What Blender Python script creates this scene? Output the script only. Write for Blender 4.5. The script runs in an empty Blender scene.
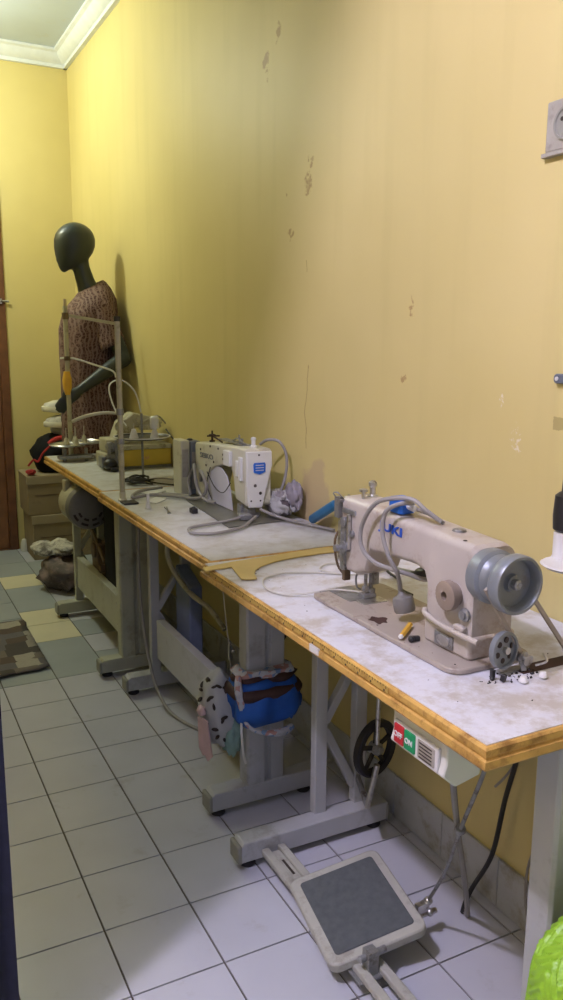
import bpy, bmesh, math, random
from mathutils import Vector, Matrix, noise
random.seed(7)
PI = math.pi
SC = bpy.context.scene
COL = SC.collection
V = Vector

# ------------------------------------------------------------------ materials
def new_mat(name):
    m = bpy.data.materials.new(name); m.use_nodes = True
    nt = m.node_tree; b = nt.nodes['Principled BSDF']
    return m, nt, b

def mat(name, col, rough=.5, metal=0., var=.12, scale=18., bump=0., dirt=None, dirt_amt=.35, dirt_scale=6., spec=.5, alpha=None, coat=0.):
    """painted / plain surface with a little mottling, optional dirt blotches and bump"""
    m, nt, b = new_mat(name); N = nt.nodes; L = nt.links
    b.inputs['Roughness'].default_value = rough; b.inputs['Metallic'].default_value = metal
    b.inputs['Specular IOR Level'].default_value = spec
    b.inputs['Coat Weight'].default_value = coat
    tc = N.new('ShaderNodeTexCoord')
    n = N.new('ShaderNodeTexNoise'); n.inputs['Scale'].default_value = scale; n.inputs['Detail'].default_value = 6
    L.new(tc.outputs['Object'], n.inputs['Vector'])
    r = N.new('ShaderNodeValToRGB')
    r.color_ramp.elements[0].position = .3; r.color_ramp.elements[1].position = .7
    c0 = [max(0, c * (1 - var)) for c in col]; c1 = [min(1, c * (1 + var)) for c in col]
    r.color_ramp.elements[0].color = (*c0, 1); r.color_ramp.elements[1].color = (*c1, 1)
    L.new(n.outputs['Fac'], r.inputs['Fac']); out = r.outputs['Color']
    if dirt:
        n2 = N.new('ShaderNodeTexNoise'); n2.inputs['Scale'].default_value = dirt_scale; n2.inputs['Detail'].default_value = 9
        n2.inputs['Roughness'].default_value = .7
        L.new(tc.outputs['Object'], n2.inputs['Vector'])
        r2 = N.new('ShaderNodeValToRGB')
        r2.color_ramp.elements[0].position = .62 - dirt_amt * .35; r2.color_ramp.elements[1].position = .72 - dirt_amt * .2
        r2.color_ramp.elements[0].color = (0, 0, 0, 1); r2.color_ramp.elements[1].color = (1, 1, 1, 1)
        L.new(n2.outputs['Fac'], r2.inputs['Fac'])
        mx = N.new('ShaderNodeMixRGB'); mx.inputs['Color2'].default_value = (*dirt, 1)
        L.new(r2.outputs['Color'], mx.inputs['Fac']); L.new(out, mx.inputs['Color1']); out = mx.outputs['Color']
    L.new(out, b.inputs['Base Color'])
    if bump:
        bp = N.new('ShaderNodeBump'); bp.inputs['Strength'].default_value = bump; bp.inputs['Distance'].default_value = .004
        L.new(n.outputs['Fac'], bp.inputs['Height']); L.new(bp.outputs['Normal'], b.inputs['Normal'])
    if alpha is not None: b.inputs['Alpha'].default_value = alpha
    return m

def math_node(nt, op, a, b=None, c=None, clamp=False):
    n = nt.nodes.new('ShaderNodeMath'); n.operation = op; n.use_clamp = clamp
    for i, v in enumerate((a, b, c)):
        if v is None: continue
        if isinstance(v, (int, float)): n.inputs[i].default_value = v
        else: nt.links.new(v, n.inputs[i])
    return n.outputs[0]

def wall_mat():
    m, nt, b = new_mat('wall_paint'); N = nt.nodes; L = nt.links
    tc = N.new('ShaderNodeTexCoord'); P = tc.outputs['Object']
    sp = N.new('ShaderNodeSeparateXYZ'); L.new(P, sp.inputs[0]); Y = sp.outputs['Y']; Z = sp.outputs['Z']
    def nz(scale, detail=5, vec=P, rough=.5):
        n = N.new('ShaderNodeTexNoise'); n.inputs['Scale'].default_value = scale; n.inputs['Detail'].default_value = detail
        n.inputs['Roughness'].default_value = rough; L.new(vec, n.inputs['Vector']); return n.outputs['Fac']
    def mix(c1, col2, fac):
        x = N.new('ShaderNodeMixRGB'); x.inputs['Color2'].default_value = (*col2, 1)
        L.new(c1, x.inputs['Color1']); L.new(fac, x.inputs['Fac']); return x.outputs['Color']
    r = N.new('ShaderNodeValToRGB')
    r.color_ramp.elements[0].position = .35; r.color_ramp.elements[1].position = .68
    r.color_ramp.elements[0].color = (.60, .505, .21, 1); r.color_ramp.elements[1].color = (.66, .56, .25, 1)
    L.new(nz(1.6, 3), r.inputs['Fac']); col = r.outputs['Color']
    # vertical run marks
    mp = N.new('ShaderNodeMapping'); mp.inputs['Scale'].default_value = (1, 9, .7); L.new(P, mp.inputs['Vector'])
    st = math_node(nt, 'MULTIPLY', math_node(nt, 'SUBTRACT', nz(1.5, 4, mp.outputs[0]), .52, clamp=True), 1.4, clamp=True)
    col = mix(col, (.52, .44, .18), st)
    # blotches with their own place on the wall: (y, z, half width, half height, colour, threshold, noise scale)
    fine = nz(60, 8, rough=.7); mid = nz(28, 8, rough=.65)
    def blot(y, z, ry, rz, c, th, src):
        nonlocal col
        dy = math_node(nt, 'DIVIDE', math_node(nt, 'SUBTRACT', Y, y), ry)
        dz = math_node(nt, 'DIVIDE', math_node(nt, 'SUBTRACT', Z, z), rz)
        d = math_node(nt, 'ADD', math_node(nt, 'MULTIPLY', dy, dy), math_node(nt, 'MULTIPLY', dz, dz))
        f = math_node(nt, 'SUBTRACT', 1., d, clamp=True)
        g = math_node(nt, 'MULTIPLY', math_node(nt, 'SUBTRACT', math_node(nt, 'ADD', src, math_node(nt, 'MULTIPLY', f, .28)), th), 14., clamp=True)
        g = math_node(nt, 'MULTIPLY', g, math_node(nt, 'MULTIPLY', f, 6., clamp=True))
        col = mix(col, c, math_node(nt, 'MULTIPLY', g, .75))
    br = (.33, .19, .07)
    blot(.005, 1.76, .045, .10, br, .73, mid); blot(.29, 2.14, .05, .10, br, .75, mid)
    blot(.20, 2.20, .05, .06, br, .77, mid); blot(.12, 1.62, .05, .07, br, .79, mid)
    blot(.16, 1.72, .03, .04, br, .78, mid); blot(-.52, 1.36, .03, .05, br, .76, fine)
    blot(-.50, 1.19, .02, .02, br, .72, fine)
    blot(-.91, 1.08, .030, .065, (.76, .71, .60), .77, fine); blot(-.86, 1.16, .02, .04, (.76, .71, .60), .79, fine)
    blot(-.03, .80, .16, .16, (.50, .38, .22), .66, nz(7, 4))
    # olive band with a wavy edge under the hook
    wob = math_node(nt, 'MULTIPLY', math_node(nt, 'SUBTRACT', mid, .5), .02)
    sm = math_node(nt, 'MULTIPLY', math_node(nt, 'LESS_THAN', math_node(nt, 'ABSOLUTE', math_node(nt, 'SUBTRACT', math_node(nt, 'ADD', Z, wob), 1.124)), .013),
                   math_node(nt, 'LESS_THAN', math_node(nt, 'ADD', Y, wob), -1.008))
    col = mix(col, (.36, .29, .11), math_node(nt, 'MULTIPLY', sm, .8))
    # hairline crack
    cr = math_node(nt, 'ABSOLUTE', math_node(nt, 'SUBTRACT', math_node(nt, 'ADD', Y, math_node(nt, 'MULTIPLY', math_node(nt, 'SUBTRACT', nz(7, 5), .5), .07)), .005))
    cr = math_node(nt, 'MULTIPLY', math_node(nt, 'LESS_THAN', cr, .0022), math_node(nt, 'MULTIPLY', math_node(nt, 'GREATER_THAN', Z, .93), math_node(nt, 'LESS_THAN', Z, 1.52)))
    cr = math_node(nt, 'MULTIPLY', cr, math_node(nt, 'GREATER_THAN', nz(9, 3), .46))
    col = mix(col, (.33, .22, .08), math_node(nt, 'MULTIPLY', cr, .7))
    L.new(col, b.inputs['Base Color'])
    b.inputs['Roughness'].default_value = .52; b.inputs['Specular IOR Level'].default_value = .35
    bp = N.new('ShaderNodeBump'); bp.inputs['Strength'].default_value = .25; bp.inputs['Distance'].default_value = .006
    L.new(nz(5, 8), bp.inputs['Height']); L.new(bp.outputs['Normal'], b.inputs['Normal'])
    return m

def voronoi_mat(name, cols, scale=14., rough=.9, dist='CHEBYCHEV', noise_mix=.25, stretch=(1, 1, 1), rnd=1.):
    m, nt, b = new_mat(name); N = nt.nodes; L = nt.links
    tc = N.new('ShaderNodeTexCoord'); mp = N.new('ShaderNodeMapping'); mp.inputs['Scale'].default_value = stretch
    L.new(tc.outputs['Object'], mp.inputs['Vector'])
    v = N.new('ShaderNodeTexVoronoi'); v.distance = dist; v.inputs['Scale'].default_value = scale
    L.new(mp.outputs[0], v.inputs['Vector']); v.inputs['Randomness'].default_value = rnd
    s = N.new('ShaderNodeSeparateColor'); L.new(v.outputs['Color'], s.inputs[0])
    r = N.new('ShaderNodeValToRGB'); r.color_ramp.interpolation = 'CONSTANT'
    els = r.color_ramp.elements
    while len(els) < len(cols): els.new(.5)
    for i, c in enumerate(cols): els[i].position = i / len(cols); els[i].color = (*c, 1)
    L.new(s.outputs[0], r.inputs['Fac'])
    n = N.new('ShaderNodeTexNoise'); n.inputs['Scale'].default_value = 90; L.new(tc.outputs['Object'], n.inputs['Vector'])
    mx = N.new('ShaderNodeMixRGB'); mx.blend_type = 'MULTIPLY'; mx.inputs['Fac'].default_value = noise_mix * 2
    L.new(r.outputs[0], mx.inputs['Color1']); L.new(n.outputs['Fac'], mx.inputs['Color2'])
    L.new(mx.outputs[0], b.inputs['Base Color']); b.inputs['Roughness'].default_value = rough
    b.inputs['Specular IOR Level'].default_value = .15
    return m

def batik_mat():
    m, nt, b = new_mat('batik_cloth'); N = nt.nodes; L = nt.links
    tc = N.new('ShaderNodeTexCoord')
    n0 = N.new('ShaderNodeTexNoise'); n0.inputs['Scale'].default_value = 9; L.new(tc.outputs['Object'], n0.inputs['Vector'])
    ad = N.new('ShaderNodeMixRGB'); ad.blend_type = 'ADD'; ad.inputs['Fac'].default_value = .12
    L.new(tc.outputs['Object'], ad.inputs['Color1']); L.new(n0.outputs['Color'], ad.inputs['Color2'])
    v = N.new('ShaderNodeTexVoronoi'); v.feature = 'DISTANCE_TO_EDGE'; v.inputs['Scale'].default_value = 55; L.new(ad.outputs[0], v.inputs['Vector'])
    w = N.new('ShaderNodeTexWave'); w.inputs['Scale'].default_value = 17; w.inputs['Distortion'].default_value = 9; w.inputs['Detail'].default_value = 3
    L.new(tc.outputs['Object'], w.inputs['Vector'])
    r = N.new('ShaderNodeValToRGB'); r.color_ramp.elements[0].position = .0; r.color_ramp.elements[0].color = (.20, .12, .10, 1)
    r.color_ramp.elements[1].position = .16; r.color_ramp.elements[1].color = (.060, .022, .018, 1)
    L.new(v.outputs['Distance'], r.inputs['Fac'])
    r2 = N.new('ShaderNodeValToRGB'); r2.color_ramp.elements[0].position = .62; r2.color_ramp.elements[0].color = (0, 0, 0, 1)
    r2.color_ramp.elements[1].position = .8; r2.color_ramp.elements[1].color = (1, 1, 1, 1)
    L.new(w.outputs['Fac'], r2.inputs['Fac'])
    mx = N.new('ShaderNodeMixRGB'); mx.inputs['Color2'].default_value = (.20, .13, .11, 1)
    L.new(r.outputs[0], mx.inputs['Color1']); L.new(r2.outputs[0], mx.inputs['Fac'])
    L.new(mx.outputs[0], b.inputs['Base Color']); b.inputs['Roughness'].default_value = .8
    return m

M = {}
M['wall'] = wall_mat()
M['ceiling'] = mat('ceiling_paint', (.50, .57, .66), .8, var=.05, scale=3, dirt=(.5, .5, .47), dirt_amt=.1, dirt_scale=4)
M['cornice'] = mat('cornice_plaster', (.66, .70, .74), .7, var=.05)
M['tile'] = mat('floor_tile', (.505, .52, .565), .28, var=.05, scale=5, dirt=(.42, .42, .43), dirt_amt=.1, dirt_scale=7, spec=.4)
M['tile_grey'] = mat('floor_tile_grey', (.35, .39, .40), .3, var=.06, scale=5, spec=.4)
M['tile_beige'] = mat('floor_tile_beige', (.70, .66, .46), .3, var=.06, scale=5, spec=.4)
M['grout'] = mat('grout', (.10, .085, .07), .9, var=.3)
M['skirt'] = mat('skirting_tile', (.45, .475, .49), .35, var=.06, dirt=(.3, .28, .22), dirt_amt=.3, dirt_scale=12)
M['door'] = mat('door_wood', (.20, .085, .035), .45, var=.25, scale=10)
M['door_frame'] = mat('door_frame_wood', (.15, .06, .025), .5, var=.25, scale=14)
M['lam'] = mat('table_laminate', (.63, .645, .69), .38, var=.05, scale=40, dirt=(.46, .43, .38), dirt_amt=.42, dirt_scale=13, bump=.05)
M['lam2'] = mat('table_laminate_grey', (.55, .56, .56), .4, var=.06, scale=30, dirt=(.42, .41, .36), dirt_amt=.4, dirt_scale=9)
M['edge'] = mat('edge_band', (.56, .34, .09), .42, var=.18, scale=25, dirt=(.26, .13, .03), dirt_amt=.35, dirt_scale=22)
M['tape'] = mat('measuring_tape', (.55, .36, .09), .5, var=.12, scale=30, dirt=(.3, .16, .04), dirt_amt=.3, dirt_scale=30)
M['ink'] = mat('ink', (.03, .02, .015), .6)
M['stand'] = mat('stand_paint', (.43, .445, .45), .4, var=.06, scale=10, dirt=(.31, .31, .29), dirt_amt=.14, dirt_scale=8)
M['stand_green'] = mat('stand_paint_far', (.42, .43, .34), .45, var=.07, scale=10, dirt=(.28, .26, .18), dirt_amt=.25, dirt_scale=8)
M['cap'] = mat('end_cap', (.27, .27, .23), .6, var=.1)
M['rubber'] = mat('rubber', (.015, .015, .02), .6)
M['juki'] = mat('machine_enamel', (.46, .42, .37), .34, var=.06, scale=12, dirt=(.34, .27, .21), dirt_amt=.34, dirt_scale=16, spec=.55)
M['jukibed'] = mat('bed_enamel', (.36, .315, .265), .38, var=.08, scale=14, dirt=(.14, .09, .06), dirt_amt=.22, dirt_scale=14)
M['steel'] = mat('steel', (.55, .55, .53), .32, metal=.9, var=.15, scale=30, dirt=(.2, .17, .14), dirt_amt=.25, dirt_scale=40)
M['steel_dull'] = mat('dull_steel', (.30, .31, .31), .45, metal=.6, var=.2, scale=30, dirt=(.12, .1, .08), dirt_amt=.3, dirt_scale=30)
M['wheel'] = mat('wheel_grey', (.20, .225, .24), .38, metal=.2, var=.1, scale=20, dirt=(.18, .17, .16), dirt_amt=.2, dirt_scale=20)
M['dial'] = mat('dial_plastic', (.25, .20, .155), .5, var=.1)
M['blue'] = mat('blue_plastic', (.015, .13, .55), .4, var=.08)
M['bluetext'] = mat('blue_ink', (.02, .08, .42), .5)
M['teal'] = mat('teal_grip', (.015, .14, .30), .4, var=.1)
M['cable_grey'] = mat('cable_grey', (.27, .26, .24), .5, var=.1)
M['cable_white'] = mat('cable_white', (.55, .54, .48), .5, var=.1)
M['cable_black'] = mat('cable_black', (.02, .02, .018), .5)
M['black'] = mat('black_plastic', (.02, .02, .022), .4)
M['belt'] = mat('belt', (.34, .30, .24), .7, var=.2)
M['white'] = mat('white_plastic', (.70, .70, .68), .4, var=.04)
M['cream'] = mat('cream_enamel', (.56, .55, .42), .38, var=.05, scale=9, dirt=(.36, .34, .24), dirt_amt=.2, dirt_scale=14)
M['creamw'] = mat('white_enamel', (.68, .69, .64), .35, var=.03, scale=9)
M['slate'] = mat('slate_plastic', (.13, .15, .18), .45, var=.1)
M['plate_dark'] = mat('bed_plate', (.17, .17, .14), .35, metal=.3, var=.15, scale=12)
M['lavender'] = mat('pale_plastic_sheet', (.55, .55, .60), .45, var=.04)
M['ruler'] = mat('ruler_wood', (.58, .44, .15), .42, var=.1, scale=12)
M['pencil'] = mat('pencil_yellow', (.70, .40, .04), .45, var=.1)
M['card'] = mat('cardboard', (.27, .21, .12), .85, var=.1, scale=8, dirt=(.20, .15, .09), dirt_amt=.25, dirt_scale=5)
M['bagblack'] = mat('black_nylon', (.010, .011, .013), .8, spec=.2, var=.3, scale=14, bump=.3)
M['red'] = mat('red_cloth', (.42, .03, .03), .8, var=.2)
M['redbtn'] = mat('red_button', (.50, .02, .03), .4)
M['greenbtn'] = mat('green_button', (.01, .28, .10), .4)
M['shoe'] = mat('shoe_sole', (.66, .64, .52), .6, var=.06)
M['mann'] = mat('mannequin_gloss', (.028, .036, .032), .36, var=.15, scale=8)
M['batik'] = batik_mat()
M['mat'] = voronoi_mat('patchwork_mat', [(.20, .17, .14), (.10, .09, .08), (.33, .30, .25), (.16, .15, .15), (.40, .37, .30), (.13, .10, .08)], 11, stretch=(1, 1.3, .001), rnd=.35, noise_mix=.12)
M['heapw'] = mat('white_clothes', (.58, .56, .48), .8, var=.12, scale=10, dirt=(.10, .09, .08), dirt_amt=.5, dirt_scale=9, bump=.5)
M['motor_grey'] = mat('motor_grey', (.17, .165, .15), .5, var=.12)
M['heapd'] = mat('dark_clothes', (.12, .10, .09), .85, var=.3, scale=9, dirt=(.27, .20, .18), dirt_amt=.45, dirt_scale=12, bump=.5)
M['cotton'] = voronoi_mat('printed_cotton', [(.50, .50, .48), (.30, .28, .28), (.45, .45, .44), (.12, .10, .11), (.52, .51, .48)], 48, dist='EUCLIDEAN', noise_mix=.15)
M['leafbag'] = mat('grey_cotton', (.44, .45, .44), .85, var=.06)
M['bluecloth'] = mat('blue_cloth', (.015, .10, .42), .75, var=.15, scale=14, bump=.3)
M['whitetrim'] = voronoi_mat('printed_trim', [(.52, .54, .58), (.56, .57, .60), (.22, .34, .55), (.50, .52, .55), (.5, .3, .28)], 75, dist='EUCLIDEAN', noise_mix=.1)
M['pink'] = mat('pink_cloth', (.62, .45, .46), .8, var=.08)
M['darkred'] = mat('dark_band', (.05, .022, .018), .7, var=.3)
M['ovl'] = mat('overlock_enamel', (.42, .40, .28), .4, var=.1, scale=15, dirt=(.2, .18, .1), dirt_amt=.25, dirt_scale=20)
M['yellowbox'] = mat('yellow_panel', (.58, .42, .05), .45, var=.1, scale=12)
M['pedal'] = mat('pedal_paint', (.40, .40, .35), .45, var=.08, dirt=(.28, .27, .23), dirt_amt=.3, dirt_scale=16)
M['pedalmat'] = mat('pedal_rubber', (.075, .085, .09), .7, var=.15, scale=60, bump=.4)
M['lime'] = mat('lime_plastic', (.26, .50, .03), .42, var=.06, scale=10)
M['navy'] = mat('navy_fabric', (.010, .012, .03), .85, var=.25, scale=40)
M['woodpin'] = mat('headrest_wood', (.52, .42, .26), .6, var=.15)
M['socket'] = mat('socket_plastic', (.36, .34, .29), .5, var=.1, dirt=(.25, .23, .2), dirt_amt=.3, dirt_scale=30)
M['lint'] = mat('lint', (.03, .028, .03), .95)
M['bluebin'] = mat('blue_bin', (.16, .20, .30), .5, var=.1)
M['junk'] = mat('brown_oily_metal', (.16, .11, .06), .5, metal=.2, var=.4, scale=14)

# ------------------------------------------------------------------ mesh builder (world coordinates)
ORG = {}
def frame_from(axis):
    a = V(axis).normalized(); t = V((0, 0, 1)) if abs(a.z) < .9 else V((1, 0, 0))
    u = t.cross(a).normalized(); return u, a.cross(u), a

class MB:
    def __init__(s): s.bm = bmesh.new()
    def box(s, lo, hi):
        c = [(a + b) / 2 for a, b in zip(lo, hi)]; d = [abs(b - a) for a, b in zip(lo, hi)]
        bmesh.ops.create_cube(s.bm, size=1, matrix=Matrix.Translation(c) @ Matrix.Diagonal((*d, 1))); return s
    def obox(s, c, size, rot=(0, 0, 0)):
        from mathutils import Euler
        bmesh.ops.create_cube(s.bm, size=1, matrix=Matrix.Translation(c) @ Euler(rot).to_matrix().to_4x4() @ Matrix.Diagonal((*size, 1))); return s
    def bar(s, p0, p1, w, h, up=(0, 0, 1)):
        p0, p1 = V(p0), V(p1); a = (p1 - p0); l = a.length; a.normalize()
        u = V(up); sd = a.cross(u).normalized(); u = sd.cross(a).normalized()
        R = Matrix((sd, a, u)).transposed().to_4x4()
        bmesh.ops.create_cube(s.bm, size=1, matrix=Matrix.Translation((p0 + p1) / 2) @ R @ Matrix.Diagonal((w, l, h, 1))); return s
    def cyl(s, p0, p1, r0, r1=None, seg=20):
        return s.lathe([(r0, 0), (r1 if r1 is not None else r0, (V(p1) - V(p0)).length)], p0, V(p1) - V(p0), seg)
    def lathe(s, prof, o, axis=(0, 0, 1), seg=24, cap=True, sx=1., sy=1.):
        u, v, a = frame_from(axis); o = V(o); rings = []
        for r, h in prof:
            rings.append([s.bm.verts.new(o + a * h + (u * math.cos(t) * sx + v * math.sin(t) * sy) * max(r, 1e-5)) for t in [2 * PI * k / seg for k in range(seg)]])
        s._skin(rings, cap); return s
    def _skin(s, rings, cap=True, closed=False):
        n = len(rings[0]); R = list(rings)
        pr = list(zip(R, R[1:] + ([R[0]] if closed else [])))
        if not closed: pr = list(zip(R, R[1:]))
        for A, B in pr:
            for k in range(n): s.bm.faces.new((A[k], A[(k + 1) % n], B[(k + 1) % n], B[k]))
        if cap and not closed:
            s.bm.faces.new(R[0][::-1]); s.bm.faces.new(R[-1])
    def loft(s, rings, cap=True):
        """rings: lists of points"""
        R = [[s.bm.verts.new(p) for p in r] for r in rings]; s._skin(R, cap); return s
    def tube(s, pts, r, seg=8, smooth=True, closed=False, sub=6):
        pts = [V(p) for p in pts]
        if smooth and len(pts) > 2:
            out = []; n = len(pts); rng = range(n if closed else n - 1)
            for i in rng:
                g = (lambda j: pts[j % n]) if closed else (lambda j: pts[min(max(j, 0), n - 1)])
                p0, p1, p2, p3 = g(i - 1), g(i), g(i + 1), g(i + 2)
                for k in range(sub):
                    t = k / sub
                    out.append(.5 * ((2 * p1) + (-p0 + p2) * t + (2 * p0 - 5 * p1 + 4 * p2 - p3) * t * t + (-p0 + 3 * p1 - 3 * p2 + p3) * t ** 3))
            if not closed: out.append(pts[-1])
            pts = out
        n = len(pts); rings = []; prev = None
        for i, p in enumerate(pts):
            if closed: d = pts[(i + 1) % n] - pts[i - 1]
            else: d = pts[min(i + 1, n - 1)] - pts[max(i - 1, 0)]
            if d.length < 1e-9: d = V((0, 0, 1))
            d.normalize()
            if prev is None: u = frame_from(d)[0]
            else:
                u = prev - d * prev.dot(d)
                u = u.normalized() if u.length > 1e-6 else frame_from(d)[0]
            prev = u; v = d.cross(u); rr = r(i / max(1, n - 1)) if callable(r) else r
            rings.append([s.bm.verts.new(p + (u * math.cos(a) + v * math.sin(a)) * rr) for a in [2 * PI * k / seg for k in range(seg)]])
        s._skin(rings, not closed, closed); return s
    def prism(s, pts, vec):
        A = [s.bm.verts.new(V(p)) for p in pts]; B = [s.bm.verts.new(V(p) + V(vec)) for p in pts]
        s.bm.faces.new(A[::-1]); s.bm.faces.new(B); n = len(A)
        for k in range(n): s.bm.faces.new((A[k], A[(k + 1) % n], B[(k + 1) % n], B[k]))
        return s
    def ball(s, c, rad, seg=20, rings=12, rot=None):
        rad = (rad,) * 3 if isinstance(rad, (int, float)) else rad
        mt = Matrix.Translation(c) @ (rot.to_4x4() if rot else Matrix.Identity(4)) @ Matrix.Diagonal((*rad, 1))
        bmesh.ops.create_uvsphere(s.bm, u_segments=seg, v_segments=rings, radius=1, matrix=mt); return s
    def build(s, name, m, parent=None, bevel=0., bseg=2, smooth=True, ang=35, origin=None, remesh=0., sub=0):
        bm = s.bm
        bmesh.ops.recalc_face_normals(bm, faces=bm.faces)
        if parent is not None: o = ORG[parent.name]
        elif origin is not None: o = V(origin)
        else:
            xs = [v.co for v in bm.verts]
            o = V(((min(c.x for c in xs) + max(c.x for c in xs)) / 2, (min(c.y for c in xs) + max(c.y for c in xs)) / 2, min(c.z for c in xs)))
        bmesh.ops.translate(bm, verts=bm.verts, vec=-o)
        me = bpy.data.meshes.new(name); bm.to_mesh(me); bm.free()
        ms = m if isinstance(m, list) else [m]
        for x in ms: me.materials.append(x)
        if smooth:
            me.shade_smooth(); me.set_sharp_from_angle(angle=math.radians(ang))
        ob = bpy.data.objects.new(name, me); COL.objects.link(ob)
        if parent is not None: ob.parent = parent
        else: ob.location = o
        ORG[ob.name] = o
        if remesh:
            md = ob.modifiers.new('r', 'REMESH'); md.mode = 'VOXEL'; md.voxel_size = remesh; md.use_smooth_shade = True
            sm = ob.modifiers.new('s', 'SMOOTH'); sm.iterations = 4; sm.factor = .5
        if sub:
            md = ob.modifiers.new('u', 'SUBSURF'); md.levels = sub; md.render_levels = sub
        if bevel:
            b = ob.modifiers.new('b', 'BEVEL'); b.width = bevel; b.segments = bseg; b.limit_method = 'ANGLE'; b.angle_limit = math.radians(40)
            b.harden_normals = False
        return ob

def thing(name, label, cat, loc, group=None):
    o = bpy.data.objects.new(name, None); COL.objects.link(o); o.location = loc; o.empty_display_size = .05
    ORG[o.name] = V(loc); o['label'] = label; o['category'] = cat
    if group: o['group'] = group
    return o
def tag(o, label, cat, group=None, kind=None):
    o['label'] = label; o['category'] = cat
    if group: o['group'] = group
    if kind: o['kind'] = kind
    return o
def struct(o): o['kind'] = 'structure'; return o

def lettering(name, text, size, origin, xdir, up, m, parent, ext=.0006, bold=0., sx=1.):
    """text as a real mesh lying on a surface"""
    cu = bpy.data.curves.new(name, 'FONT'); cu.body = text; cu.size = size; cu.extrude = ext; cu.offset = bold
    cu.align_x = 'CENTER'; cu.align_y = 'CENTER'
    t = bpy.data.objects.new('t', cu); COL.objects.link(t)
    dg = bpy.context.evaluated_depsgraph_get(); dg.update()
    me = bpy.data.meshes.new_from_object(t.evaluated_get(dg)); bpy.data.objects.remove(t)
    x = V(xdir).normalized(); z = x.cross(V(up)).normalized(); y = z.cross(x)
    o = V(origin) - ORG[parent.name]
    me.transform(Matrix.Translation(o) @ Matrix((x * sx, y, z)).transposed().to_4x4())
    me.materials.clear(); me.materials.append(m); me.name = name
    ob = bpy.data.objects.new(name, me); COL.objects.link(ob); ob.parent = parent; ORG[ob.name] = ORG[parent.name]
    return ob

# ------------------------------------------------------------------ the room
WX = .835; BY = 2.95; CZ = 2.92; LX = -1.9; FY = -3.4
def build_floor():
    s = MB(); bm = s.bm; g = .0022
    rowsN = [ -k * .2048 for k in range(16, -5, -1)]          # regular rows up to y = .82
    def tile(x0, x1, y0, y1, mi):
        if x1 - x0 < .012: return
        z = .0
        a = [bm.verts.new((x, y, z)) for x, y in ((x0 + g, y0 + g), (x1 - g, y0 + g), (x1 - g, y1 - g), (x0 + g, y1 - g))]
        b = [bm.verts.new((v.co.x, v.co.y, -.006)) for v in a]
        f = bm.faces.new(a); f.material_index = mi
        for k in range(4):
            q = bm.faces.new((a[k], b[k], b[(k + 1) % 4], a[(k + 1) % 4])); q.material_index = mi
    for ix in range(-9, 5):
        x0 = ix * .2; x1 = min((ix + 1) * .2, WX)
        ys = [y for y in rowsN if y < .83]
        if ix == 1: ys += [1.24, 1.47, 1.685, 2.10, 2.34, 2.62, BY]
        elif ix == 2: ys += [1.03, 1.24, 1.45, 1.66, 1.87, 2.3, 2.6, BY]
        elif ix == 0: ys += [1.02, 1.23, 1.6, 1.86, 2.1, 2.4, BY]
        else: ys += [.82 + .2048 * k for k in range(1, 11)] + [BY]
        ys = sorted(set(round(y, 4) for y in ys))
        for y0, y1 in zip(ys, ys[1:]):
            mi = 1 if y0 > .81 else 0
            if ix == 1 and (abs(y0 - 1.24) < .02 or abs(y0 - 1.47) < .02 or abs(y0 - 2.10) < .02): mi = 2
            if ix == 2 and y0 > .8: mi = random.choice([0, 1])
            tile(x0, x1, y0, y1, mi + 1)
    f = bm.faces.new([bm.verts.new(p) for p in ((LX, FY, -.004), (WX, FY, -.004), (WX, BY, -.004), (LX, BY, -.004))]); f.material_index = 0
    return struct(s.build('floor', [M['grout'], M['tile'], M['tile_grey'], M['tile_beige']], smooth=False, origin=(0, 0, 0)))
build_floor()
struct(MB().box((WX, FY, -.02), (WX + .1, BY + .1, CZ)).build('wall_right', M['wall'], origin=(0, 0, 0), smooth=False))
# back wall with the door opening
DX0, DX1, DZ = -.47, .415, 2.20
struct(MB().prism([(LX, BY, 0), (DX0, BY, 0), (DX0, BY, DZ), (DX1, BY, DZ), (DX1, BY, 0), (WX, BY, 0), (WX, BY, CZ), (LX, BY, CZ)], (0, .1, 0)).build('wall_back', M['wall'], origin=(0, 0, 0), smooth=False))
struct(MB().box((LX - .1, FY, -.02), (LX, BY + .1, CZ)).build('wall_left', M['wall'], origin=(0, 0, 0), smooth=False))
struct(MB().box((LX - .1, FY, CZ), (WX + .1, BY + .1, CZ + .08)).build('ceiling', M['ceiling'], origin=(0, 0, 0), smooth=False))
# unseen wall added on the aisle side, sloped to cast the diagonal wall shadow
struct(MB().prism([(-.50, y_, z_) for y_, z_ in ((-.925, 0), (BY, 0), (BY, CZ), (-1.18, CZ), (-1.122, 2.785), (-.83, 2.20), (-.80, 2.12), (-.925, 2.02))], (-.10, 0, 0)).build('wall_shadow_blocker', M['wall'], origin=(0, 0, 0), smooth=False))
prof = [(0, 0), (.085, 0), (.085, -.012), (.068, -.02), (.06, -.038), (.034, -.062), (.022, -.066), (.022, -.085), (0, -.085)]
struct(MB().prism([(WX - a, FY, CZ + b) for a, b in prof], (0, BY - FY, 0)).build('trim_1', M['cornice'], origin=(0, 0, 0)))
struct(MB().prism([(LX, BY - a, CZ + b) for a, b in prof], (WX - LX, 0, 0)).build('trim_2', M['cornice'], origin=(0, 0, 0)))
# skirting tiles
s = MB(); y = FY
while y < BY - .01:
    y1 = min(y + .2048, BY); s.box((WX - .008, y + .001, 0), (WX, y1 - .001, .122)); y = y1
struct(s.build('baseboard_right', M['skirt'], bevel=.002, origin=(0, 0, 0)))
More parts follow.
